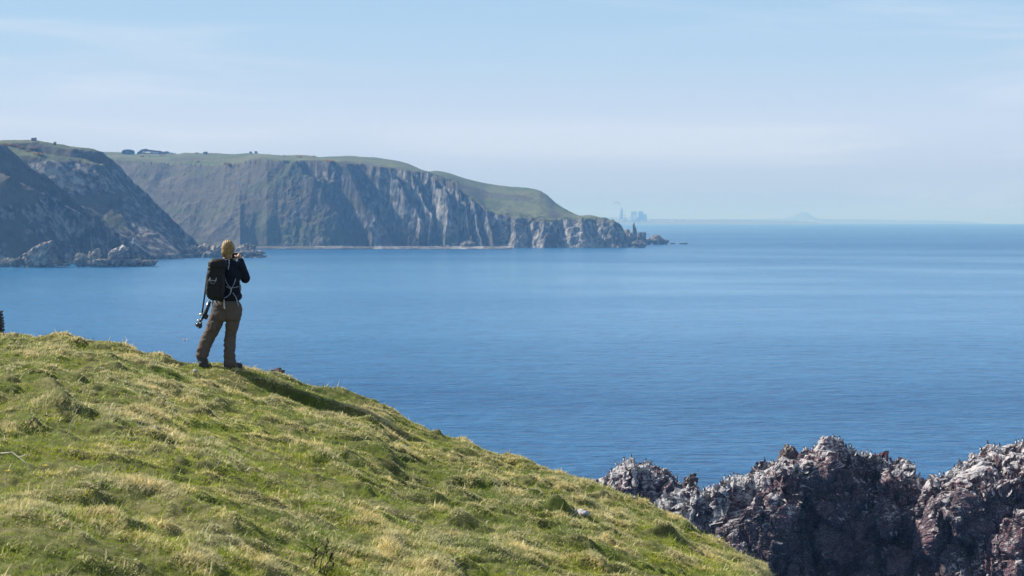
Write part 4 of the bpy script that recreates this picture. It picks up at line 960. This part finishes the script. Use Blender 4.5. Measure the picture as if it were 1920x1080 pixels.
def cairn():
    D = 29.5; q = P(0, 631, D); root = empty('stone_wall', (q.x, q.y, q.z - .1), 'end of a dark dry stone wall at the left edge', 'wall'); rs = random.Random(9); z = 0; row = 0
    bm = bmesh.new(); px_ = D / F; stone_m = simple('dark_stone', (.07, .065, .06), .95, .2, .4, 9, bump=.6)
    while z < 47 * px_ + .1:
        h = rs.uniform(.04, .075); right = (9.5 - 4.5 * (z / (47 * px_))) * px_; x = right - 1.6; 
        xs = [right - rs.uniform(0, .02)]
        while xs[-1] > right - 1.5: xs.append(xs[-1] - rs.uniform(.10, .24))
        for a_, b_ in zip(xs[:-1], xs[1:]):
            r_ = bmesh.ops.create_icosphere(bm, subdivisions=2, radius=1.0, matrix=Matrix.Translation(((a_ + b_) / 2, rs.uniform(-.02, .02), z + h / 2)))['verts']
            c_ = Vector(((a_ + b_) / 2, 0, z + h / 2)); 
            for q_ in r_:
                d = q_.co - c_; k_ = max(abs(d.x), abs(d.y), abs(d.z)); d = d * (0.55 + 0.45 / max(k_, .2)); d = d * rs.uniform(.94, 1.04)
                q_.co = c_ + Vector((d.x * (a_ - b_) * .54, d.y * .22, d.z * h * .58))
        z += h; row += 1
    box_bm(bm, -.78, .0, 0, 1.5, .3, 36 * px_)
    bm_obj('stones', bm, stone_m, root, False)
cairn()
def on_hill(u, v, sink=0.0):
    a, b = rayxz(u, v); ys = np.linspace(6.5, 32, 900); zz = hillz(a * ys, ys); k = np.where(zz >= CAMZ + b * ys)[0]
    i = k[0] if len(k) else int(np.argmax(zz - b * ys)); return Vector((float(a * ys[i]), float(ys[i]), float(zz[i]) - sink))
STONE = simple('pale_stone', (.42, .40, .40), .9, .2, .3, 30, bump=.5); DSTONE = simple('brown_stone', (.10, .085, .08), .95, .2, .4, 14, bump=.7)
def stone(u, v, w, h, m, seed, label, D=None):
    q = on_hill(u, v) if D is None else P(u, v, D); s_ = q.y / F
    me, co = boulder('stone', m, (w * s_ / 2, w * s_ / 2, h * s_ * .7), seed, sub=3, amp=.3); o = link(me, 'stone', m, loc=q + Vector((0, 0, h * s_ * .25))); tag(o, label, 'stone'); return o
stone(1092, 966, 24, 9, STONE, 71, 'grey white stone lying in the grass right of centre'); stone(1078, 962, 9, 6, STONE, 72, 'small pale stone touching the grey white one')
stone(366, 698, 8, 6, STONE, 73, 'small pinkish white stone in the grass below the hiker left foot'); stone(1190, 792 + 120, 6, 4, STONE, 74, 'tiny pale stone high on the right slope')
stone(292, 805, 7, 4, STONE, 75, 'small pale stone in the grass of the left slope')
stone(521, 701, 28, 10, DSTONE, 76, 'brown layered rock poking up just behind the hill edge right of the hiker', 27.5)
def stalk(u, v, h_px, label, dark=True, lean=0.1, name='dry_weed', n=3, spread=22):
    q = on_hill(u, v); s_ = q.y / F; root = empty(name, q, label, 'dry plant'); m = simple('weed_dark', (.05, .035, .03), .9) if dark else simple('straw_stem', (.62, .55, .42), .8)
    rs = random.Random(u)
    for i in range(n):
        x0 = (i - (n - 1) / 2) * spread * s_ * .35; h = h_px * s_ * (1 if i == n // 2 else rs.uniform(.55, .75)); l = lean * h + (i - (n - 1) / 2) * .25 * h
        bm = bmesh.new(); pts = [(x0, 0, -.03), (x0 + l * .3, .01, h * .35), (x0 + l * .65 + .01, 0, h * .7), (x0 + l, .01, h)]; r0 = .0035 if dark else .0028; tube(bm, pts, [r0, r0 * .85, r0 * .7, r0 * .45], 6)
        if dark:
            for k_ in range(4):
                t_ = rs.uniform(.35, .9); p0 = Vector((x0 + l * t_, 0, h * t_)); e = p0 + Vector((rs.choice([-1, 1]) * rs.uniform(.03, .07), 0, rs.uniform(.03, .07))); tube(bm, [p0, (p0 + e) / 2 + Vector((0, 0, .006)), e], [.0025, .002, .001], 5)
        st = bm_obj('stem', bm, m, root, True)
        if dark:
            bm = bmesh.new()
            for k_ in range(9): bmesh.ops.create_icosphere(bm, subdivisions=1, radius=rs.uniform(.004, .0075), matrix=Matrix.Translation((x0 + l + rs.uniform(-.008, .008), rs.uniform(-.008, .008), h - k_ * .011)))
            bm_obj('seed_head', bm, m, st, True)
    return root
stalk(598, 1078, 62, 'dark branching dead weed at the bottom edge left of centre', True, .25)
for i, (u, v, h_, ln_) in enumerate([(126, 815, 46, .4), (184, 800, 18, .3), (191, 800, 22, .1), (188, 893, 30, .15), (180, 1000, 10, 0), (405, 885, 22, .35), (300, 868, 16, .3), (820, 1030, 30, .4), (758, 990, 24, .7), (872, 1005, 12, .4), (985, 1010, 22, .5), (258, 893, 14, .6), (560, 905, 14, .5)]):
    stalk(u, v, h_, 'thin straw coloured grass stalk on the slope, ' + ORD[i] + ' of the scattered tall ones', False, ln_, 'grass_stalk', 1)
for o_ in [o for o in bpy.data.objects if o.name.startswith('grass_stalk')]: o_['group'] = 'tall straw stalks on the slope'; o_['category'] = 'grass stalk'
def stick():
    a_, b_ = on_hill(2, 866), on_hill(62, 886); bm = bmesh.new(); tube(bm, [a_ + Vector((0, 0, .05)), a_.lerp(b_, .35) + Vector((0, 0, .08)), a_.lerp(b_, .7) + Vector((0, 0, .05)), b_ + Vector((0, 0, .03))], [.0035, .003, .0026, .0016], 7)
    tube(bm, [a_.lerp(b_, .55) + Vector((0, 0, .06)), a_.lerp(b_, .8) + Vector((.02, 0, .1))], [.004, .002], 6)
    tag(bm_obj('dead_stick', bm, simple('bleached_wood', (.42, .38, .32), .8), None, True), 'bleached dead stick lying in the grass at the left edge', 'stick')
stick()
for i, (u, v) in enumerate([(82, 893), (12, 907)]):
    q = on_hill(u, v); root = empty('dandelion', q, ['small yellow flower, the right of two at the left edge', 'small yellow flower, the left of two at the left edge'][i], 'flower', 'yellow flowers')
    bm = bmesh.new(); tube(bm, [(0, 0, -.02), (0.005, 0, .06)], [.002, .0015], 5); bm_obj('stem', bm, simple('green_stem', (.1, .16, .04)), root, True)
    bm = bmesh.new()
    for k in range(14):
        a_ = 2 * pi * k / 14; v0 = bm.verts.new((.005, 0, .06)); v1 = bm.verts.new((.005 + .017 * cos(a_ - .16), .017 * sin(a_ - .16), .068)); v2 = bm.verts.new((.005 + .017 * cos(a_ + .16), .017 * sin(a_ + .16), .068)); bm.faces.new((v0, v1, v2))
    bm_obj('petals', bm, simple('yellow_petal', (.85, .62, .03), .6), root)
# ------------------------------------------------------------------ the hiker
HD = 24.8; PX = HD / F
def w3(u, v, dy=0.0): return P(u, v, HD) + Vector((0, dy, 0))
foot_l, foot_r = w3(381, 682, -.05), w3(434, 691, -.1)
hroot = Vector((float(P(415, 690, HD).x), HD, min(foot_l.z, foot_r.z)))
person = empty('person', hroot, 'hiker seen from behind in navy jacket and brown trousers, holding a camera to the eye', 'person')
def lc(u, v, dy=0.0): return w3(u, v, dy) - hroot
def capsule(bm, p0, p1, r0, r1, flat=None):
    """convex hull of two balls: a tapering limb"""
    b2 = bmesh.new()
    for p_, r_ in ((p0, r0), (p1, r1)): bmesh.ops.create_icosphere(b2, subdivisions=3, radius=r_, matrix=Matrix.Translation(p_))
    res = bmesh.ops.convex_hull(b2, input=b2.verts[:])
    keep = {e for e in res['geom'] if isinstance(e, bmesh.types.BMVert)}
    bmesh.ops.delete(b2, geom=[v_ for v_ in b2.verts if not any(f.is_valid for f in v_.link_faces)], context='VERTS')
    me = bpy.data.meshes.new('tmp'); b2.to_mesh(me); b2.free(); bm.from_mesh(me); bpy.data.meshes.remove(me)
def chain(bm, pts, rads):
    for a_, b_, ra, rb in zip(pts[:-1], pts[1:], rads[:-1], rads[1:]): capsule(bm, a_, b_, ra, rb)
def ell(bm, c, r, rot=(0, 0, 0)):
    from mathutils import Euler
    M = Matrix.Translation(c) @ Euler(rot).to_matrix().to_4x4() @ Matrix.Diagonal((*r, 1)); bmesh.ops.create_icosphere(bm, subdivisions=4, radius=1.0, matrix=M)
def rbox(bm, c, r, rot=(0, 0, 0), p=5.0):
    """rounded box as a superellipsoid"""
    from mathutils import Euler
    vs = bmesh.ops.create_icosphere(bm, subdivisions=4, radius=1.0)['verts']; R = Euler(rot).to_matrix()
    for q in vs:
        n_ = (abs(q.co.x) ** p + abs(q.co.y) ** p + abs(q.co.z) ** p) ** (1 / p); d = q.co / n_
        q.co = Vector(c) + R @ Vector((d.x * r[0], d.y * r[1], d.z * r[2]))
def melt(name, bm, m, parent, voxel, smooth_it=4, wrinkle=None):
    """weld the pieces into one continuous skin"""
    me = bpy.data.meshes.new(name); bm.to_mesh(me); bm.free(); o = bpy.data.objects.new(name, me); C.objects.link(o)
    md = o.modifiers.new('r', 'REMESH'); md.mode = 'VOXEL'; md.voxel_size = voxel; md.use_smooth_shade = True
    if smooth_it:
        sm = o.modifiers.new('s', 'SMOOTH'); sm.factor = 0.5; sm.iterations = smooth_it
    dg = bpy.context.evaluated_depsgraph_get(); dg.update(); me2 = bpy.data.meshes.new_from_object(o.evaluated_get(dg)); o.modifiers.clear(); o.data = me2; bpy.data.meshes.remove(me)
    me2.name = name; me2.materials.clear(); me2.materials.append(m)
    if wrinkle:
        n = len(me2.vertices); co = np.empty(n * 3, np.float32); me2.vertices.foreach_get('co', co); no = np.empty(n * 3, np.float32); me2.vertex_normals.foreach_get('vector', no)
        co = co.reshape(-1, 3).astype(float); no = no.reshape(-1, 3); co = co + no * wrinkle(co)[:, None]; me2.vertices.foreach_set('co', co.astype(np.float32).ravel()); me2.update()
    me2.polygons.foreach_set('use_smooth', np.full(len(me2.polygons), True)); o.parent = parent; return o
def cloth_mat(name, col, scale=60):
    return simple(name, col, 0.85, 0.2, 0.18, scale, bump=.4)
SKIN = simple('skin', (0.62, 0.36, 0.27), .55, .4, .06, 12); HAIR = simple('hair', (0.33, 0.205, 0.075), .5, .45, .6, 40, bump=1.0)
NAVY, BROWN, BOOT = cloth_mat('navy_jacket', (0.011, 0.014, 0.028)), cloth_mat('brown_trousers', (0.125, 0.096, 0.082)), simple('boot', (0.05, 0.05, 0.055), .7)
PACK, STRAP = simple('pack_black', (0.009, 0.0095, 0.010), .65, .35, .3, 30, bump=.4), simple('strap_grey', (0.36, 0.40, 0.46), .6)
# joints
neck0, neck1 = lc(425, 498, .0), lc(426, 482, .01); headc = lc(427, 466, .03)
shl, shr = lc(402, 499, .0), lc(450, 499, .0); ell_, elr = lc(397, 524, .10), lc(458, 522, .10)
wrl, wrr = lc(426, 492, .27), lc(448, 488, .18)
hipl, hipr, knl, knr, anl, anr = lc(411, 580, 0), lc(439, 580, 0), lc(393, 628, .03), lc(431, 630, .04), lc(381, 671, -.03), lc(431, 678, .0)
# one continuous body: head with face turned out to sea, neck, trunk, arms, hands with five fingers, legs, feet
bm = bmesh.new()
ell(bm, headc, (.074, .092, .102)); ell(bm, headc + Vector((.0, .045, -.055)), (.05, .05, .055))
fy = Vector((0, 1, 0))
capsule(bm, headc + Vector((0, .088, .0)), headc + Vector((0, .112, -.03)), .010, .015)      # nose
capsule(bm, headc + Vector((-.022, .09, -.058)), headc + Vector((.022, .09, -.058)), .009, .009)  # lips
ell(bm, headc + Vector((0, .085, -.088)), (.022, .018, .018))                                 # chin
for s in (-1, 1):
    ell(bm, headc + Vector((s * .075, .0, -.012)), (.012, .022, .032)); capsule(bm, headc + Vector((s * .045, .082, .022)), headc + Vector((s * .015, .088, .02)), .009, .009)
chain(bm, [headc + Vector((0, -.01, -.06)), neck0], [.055, .062])
ell(bm, lc(425, 518, .0), (.165, .10, .17)); ell(bm, lc(425, 548, .0), (.14, .095, .14)); ell(bm, lc(425, 573, 0), (.165, .11, .10)); capsule(bm, shl + Vector((.02, 0, 0)), shr + Vector((-.02, 0, 0)), .055, .055)
chain(bm, [shl, ell_, wrl], [.048, .038, .026]); chain(bm, [shr, elr, wrr], [.048, .038, .026])
chain(bm, [hipl, knl, anl], [.085, .058, .040]); chain(bm, [hipr, knr, anr], [.085, .058, .040])
for an, dx in ((anl, .02), (anr, .10)): capsule(bm, an + Vector((0, 0, -.04)), an + Vector((dx, .14, -.055)), .036, .026)
def hand(wr, palm_c, out, s):
    """palm and five separate fingers curled round the camera; s = +1 right hand"""
    capsule(bm, wr, palm_c, .024, .030); ax = Vector((0, .30, 1)).normalized()
    ell(bm, palm_c, (.016, .036, .042), (0.3, 0, s * .2))
    for k_, ln in enumerate((.9, 1.0, .95, .78)):                     # index to little finger
        b0 = palm_c + ax * (.036 - k_ * .020) + Vector((0, .026, 0)); b1 = b0 + Vector((-s * .006, .034 * ln, .006)); b2 = b1 + Vector((-s * .024 * ln, .016, .0)); b3 = b2 + Vector((-s * .020 * ln, -.002, -.002))
        chain(bm, [b0, b1, b2, b3], [.0095, .009, .0085, .0075])
    t0 = palm_c + Vector((-s * .008, -.020, -.022)); t1 = t0 + Vector((-s * .028, .002, .018)); t2 = t1 + Vector((-s * .018, .016, .014)); chain(bm, [palm_c, t0, t1, t2], [.014, .012, .0105, .0085])
pr, pl = lc(444.5, 481, .175), lc(430, 486, .25)
hand(wrr, pr, 0, 1); hand(wrl, pl, 0, -1)
body = melt('body', bm, SKIN, person, .0055, 2)
for s in (-1, 1):
    bm = bmesh.new(); ell(bm, headc + Vector((s * .030, .080, .004)), (.0125, .0125, .0125)); bm_obj('eye', bm, simple('eye', (.7, .68, .66), .3), person, True)
# hair: full cap drawn back to a knot low on the neck
bm = bmesh.new(); ell(bm, headc + Vector((0, -.018, .006)), (.087, .098, .108)); ell(bm, headc + Vector((-.012, -.05, -.045)), (.068, .066, .072)); capsule(bm, headc + Vector((.0, -.06, -.06)), headc + Vector((.015, -.065, -.115)), .05, .036)
capsule(bm, headc + Vector((-.045, -.02, -.07)), headc + Vector((-.05, -.02, -.10)), .03, .022)
def hair_w(co):
    q = co - np.array(headc); a_ = np.arctan2(q[:, 0], q[:, 2] + .02); return .0035 * np.sin(a_ * 30 + 4 * fbm(co[:, 0] * 12, co[:, 1] * 12, co[:, 2] * 12, 2, 5)) + .006 * fbm(co[:, 0] * 22, co[:, 1] * 22, co[:, 2] * 9, 2, 6)
hr = melt('hair', bm, HAIR, person, .006, 3, hair_w)
# jacket
bm = bmesh.new(); ell(bm, lc(426, 515, 0), (.185, .128, .17)); ell(bm, lc(427, 540, 0), (.172, .122, .16)); ell(bm, lc(428, 556, 0), (.182, .13, .085)); capsule(bm, shl + Vector((.02, 0, 0)), shr + Vector((-.03, 0, -.005)), .066, .068)
chain(bm, [shl, ell_, wrl + Vector((-.03, -.03, 0))], [.066, .056, .040]); chain(bm, [shr + Vector((0, 0, -.01)), elr, wrr + Vector((.0, -.01, -.012))], [.070, .060, .040])
bmesh.ops.create_cone(bm, cap_ends=True, segments=24, radius1=.088, radius2=.068, depth=.06, matrix=Matrix.Translation(lc(426, 489.5, .0)))
def jw(co): return .010 * fbm(co[:, 0] * 7, co[:, 1] * 7, co[:, 2] * 13, 3, 15, ridge=True) + .003 * fbm(co[:, 0] * 30, co[:, 1] * 30, co[:, 2] * 30, 2, 16)
jk = melt('jacket', bm, NAVY, person, .008, 5, jw)
# trousers
bm = bmesh.new(); ell(bm, lc(426, 574, 0), (.184, .135, .115)); capsule(bm, hipl, lc(416, 590, -.03), .10, .10); capsule(bm, hipr, lc(436, 590, -.03), .10, .10)
chain(bm, [lc(412, 582, 0), lc(404, 604, .01), lc(391, 630, .03), lc(383, 650, .0), lc(379, 666, -.03), lc(381, 672, -.03)], [.108, .094, .080, .078, .072, .060])
chain(bm, [lc(439, 582, 0), lc(436, 604, .01), lc(431, 630, .04), lc(430, 655, .02), lc(431, 676, .0), lc(431, 683, .0)], [.106, .088, .072, .068, .066, .070])
def tw(co):
    low = np.clip(1.15 - co[:, 2] / .9, 0.25, 1); return low * (.024 * fbm(co[:, 0] * 6 + co[:, 2] * 3, co[:, 1] * 6, co[:, 2] * 15, 3, 25, ridge=True)) + .003 * fbm(co[:, 0] * 35, co[:, 1] * 35, co[:, 2] * 35, 2, 26)
tr_ = melt('trousers', bm, BROWN, person, .008, 4, tw)
bm = bmesh.new(); rbox(bm, lc(402, 611, -.065), (.045, .05, .07), (0, .2, 0), 4); bm_obj('thigh_pocket', bm, BROWN, tr_, True)
for an, tip in ((anl, Vector((.01, .19, 0))), (anr, Vector((.11, .14, 0)))):
    d = tip.normalized(); bm = bmesh.new(); z0 = -.085 if an is anl else -.075
    capsule(bm, an + Vector((0, 0, -.01)) - d * .02, an + Vector((0, 0, z0 + .02)) - d * .03, .052, .048); chain(bm, [an + Vector((0, 0, z0 + .015)) - d * .05, an + Vector((0, 0, z0 + .02)) + d * .08, an + Vector((0, 0, z0 + .015)) + tip], [.044, .046, .036])
    bt = melt('boot', bm, BOOT, person, .008, 3)
    bm = bmesh.new(); b0, b1 = an + Vector((0, 0, z0 - .028)) - d * .065, an + Vector((0, 0, z0 - .028)) + tip * 1.02
    vs = []
    sd = Vector((d.y, -d.x, 0))
    prof = [(-.02, .03), (.0, .042), (.25, .044), (.55, .04), (.8, .046), (1.0, .038), (1.07, .018)]
    for zz_ in (0, .022): vs.append([bm.verts.new(b0.lerp(b1, k) + sd * w_ + Vector((0, 0, zz_))) for k, w_ in prof] + [bm.verts.new(b0.lerp(b1, k) - sd * w_ + Vector((0, 0, zz_))) for k, w_ in reversed(prof)])
    n_ = len(vs[0]); bm.faces.new(vs[0][::-1]); bm.faces.new(vs[1])
    for k in range(n_): bm.faces.new((vs[0][k], vs[0][(k + 1) % n_], vs[1][(k + 1) % n_], vs[1][k]))
    bm_obj('sole', bm, ROOFD, bt)

# camera held to the eye
cr = empty('camera_body', lc(438.5, 479.5, .20) + hroot, 'small silver and black camera held up in the hiker hands', 'camera'); cr.name = 'handheld_camera'
CB, CS = simple('camera_black', (.02, .02, .02), .5), simple('camera_silver', (.6, .6, .6), .35, .5, .05, metallic=.6)
bm = bmesh.new(); rbox(bm, (0, 0, 0), (.058, .018, .034), p=8); bm_obj('body', bm, CB, cr, True)
bm = bmesh.new(); rbox(bm, (0, 0, .032), (.05, .016, .008), p=6); bm_obj('top_plate', bm, CS, cr, True)
bm = bmesh.new(); bmesh.ops.create_cone(bm, cap_ends=True, segments=24, radius1=.03, radius2=.032, depth=.06, matrix=Matrix.Translation((0, .045, -.002)) @ Matrix.Rotation(-pi / 2, 4, 'X')); bm_obj('lens', bm, CB, cr, True)
bm = bmesh.new(); rbox(bm, (0, -.0195, -.004), (.04, .002, .024), p=8); bm_obj('screen', bm, simple('screen_glass', (.03, .035, .04), .15), cr, True)

# backpack
bp_ = empty('backpack', lc(410, 560, -.20) + hroot, 'black hiking backpack with grey straps worn off to the left shoulder', 'backpack')
def lb(u, v, dy): return lc(u, v, dy) + hroot - bp_.location
def pw(co): return .008 * fbm(co[:, 0] * 8, co[:, 1] * 8, co[:, 2] * 12, 3, 44, ridge=True)
bm = bmesh.new(); rbox(bm, lb(409.5, 531.5, -.215), (.114, .10, .205), (0, .03, 0), 4.5); mainb = melt('main_bag', bm, PACK, bp_, .008, 3, pw)
bm = bmesh.new(); rbox(bm, lb(413, 495.5, -.20), (.118, .11, .078), (0, .03, .05), 2.8); melt('top_lid', bm, PACK, bp_, .008, 3, pw)
bm = bmesh.new(); rbox(bm, lb(411, 506, -.21), (.110, .092, .055), (0, .03, 0), 4); melt('collar', bm, PACK, bp_, .008, 3, pw)
bm = bmesh.new(); rbox(bm, lb(406.5, 541, -.315), (.078, .03, .13), (0, .03, 0), 4); fp = melt('front_pocket', bm, PACK, bp_, .008, 2, pw)
bm = bmesh.new(); rbox(bm, lb(394.5, 535, -.20), (.022, .07, .12), (0, .05, 0), 4); bm_obj('side_pocket', bm, simple('pocket_olive', (.06, .065, .05), .8), bp_, True)
def strap(pts, r=.009, m=STRAP, parent=bp_, nm='strap', conv=lb):
    P_ = [conv(*p) for p in pts]; bm = bmesh.new()
    n = 18; arr = np.array(P_); t_ = np.linspace(0, len(P_) - 1, n); sm = np.stack([np.interp(t_, range(len(P_)), arr[:, k]) for k in range(3)], -1)
    for _ in range(2): sm[1:-1] = (sm[:-2] + sm[2:] + 2 * sm[1:-1]) / 4
    tube(bm, [Vector(q) for q in sm], r, 8, .45); return bm_obj(nm, bm, m, parent, True)
strap([(422, 510, -.20), (426, 524, -.165), (431.5, 536, -.15), (438, 539.5, -.14), (449, 537, -.09)])          # compression straps
strap([(427, 536, -.15), (434, 540, -.155), (438, 540.5, -.15)], .009)
strap([(437, 540, -.15), (435.5, 549, -.145), (430, 555, -.15), (424, 557.5, -.17)], .009)
strap([(437.5, 540, -.145), (442, 531, -.13), (444.5, 522, -.12)], .008)
strap([(439.5, 548, -.15), (445, 556, -.14), (447, 564, -.12), (449.5, 573, -.11)], .011)
strap([(423, 560, -.16), (424, 568, -.15), (424.5, 578, -.15)], .013)
strap([(403, 561, -.17), (401.5, 572, -.165), (405, 588, -.16)], .011)
strap([(404, 562, -.18), (406, 570, -.17), (404.5, 577, -.17)], .009)
strap([(415, 487, -.15), (421, 488.5, -.16), (427, 486, -.13), (432, 487, -.11)], .008)
strap([(432, 487, -.12), (433, 494, -.155), (431, 505, -.16)], .007)
strap([(451, 526, -.07), (451.5, 536, -.06), (452, 548, -.05)], .007)
strap([(397, 505, -.19), (393, 512, -.19), (391, 520, -.18), (389, 534, -.17)], .009)
strap([(425.5, 518, -.19), (422, 545, -.20), (419.5, 560, -.20)], .004)
hd = [(401.5, 519, -.335), (401.5, 525, -.36), (404, 529.5, -.365), (407.5, 530.5, -.365), (411, 529, -.365), (413, 525, -.36), (413, 519, -.335)]
strap(hd, .0045, nm='haul_loop'); strap([(402, 524, -.35), (407, 525, -.355), (412, 524, -.35)], .007, nm='haul_loop')
strap([(418, 489, -.06), (412, 492, -.02), (404, 496, .07), (400, 510, .14), (399, 535, .12)], .022, PACK, nm='shoulder_strap')
strap([(430, 488, -.07), (440, 489, .0), (446, 497, .10), (444, 515, .15), (440, 535, .14)], .022, PACK, nm='shoulder_strap')
# a waist belt round the jacket
strap([(398, 556, -.06), (397, 556, .06), (408, 557, .145), (428, 558, .15), (446, 557, .12), (454, 556, .0), (448, 555, -.10), (436, 555, -.14)], .014, PACK, nm='waist_belt')

# tripod slung upside down from the pack
tp = empty('tripod', lc(384, 600, -.20) + hroot, 'folded black tripod with silver fittings hanging from the left side of the backpack', 'tripod')
def lt(u, v, dy): return lc(u, v, dy) + hroot - tp.location
TB, TS = simple('tripod_black', (.018, .018, .02), .4, .5), simple('tripod_silver', (.7, .7, .72), .3, .5, .05, metallic=.7)
strap([(392.5, 514, -.17), (389, 545, -.18), (383.5, 587, -.20)], .011, TB, tp, 'leg', lt)
def rod(a_, b_, r0, r1, m, nm, parent=tp):
    bm = bmesh.new(); tube(bm, [lt(*a_), lt(*b_)], [r0, r1], 12); return bm_obj(nm, bm, m, parent, True)
l1 = rod((396.5, 561, -.19), (385, 592, -.21), .008, .008, TS, 'leg'); l2 = rod((399.5, 564, -.20), (383.5, 598, -.22), .013, .013, TB, 'leg')
rod((385, 586, -.20), (379, 589.5, -.21), .014, .016, TS, 'leg_lock')
rod((397.5, 570, -.17), (390, 590, -.18), .011, .010, TB, 'centre_column'); bm = bmesh.new(); rbox(bm, lt(390, 592, -.19), (.032, .028, .035), (0, .5, 0), 4); bm_obj('ball_head', bm, TB, tp, True)
rod((384.5, 595, -.22), (379.5, 604, -.22), .018, .012, TB, 'collar'); rod((380, 598, -.22), (374.5, 600, -.22), .014, .010, TS, 'lever')
bm = bmesh.new(); rbox(bm, lt(378.5, 608.5, -.22), (.040, .032, .030), (0, .6, 0), 4); ell(bm, lt(374, 605.5, -.22), (.018, .018, .018)); ell(bm, lt(382.5, 604.5, -.23), (.014, .014, .014)); bm_obj('head_block', bm, TB, tp, True)
for q in ((375.5, 605, -.25), (381, 604, -.25), (377.5, 611.5, -.25)):
    bm = bmesh.new(); ell(bm, lt(*q), (.009, .009, .009)); bm_obj('knob', bm, TS, tp, True)
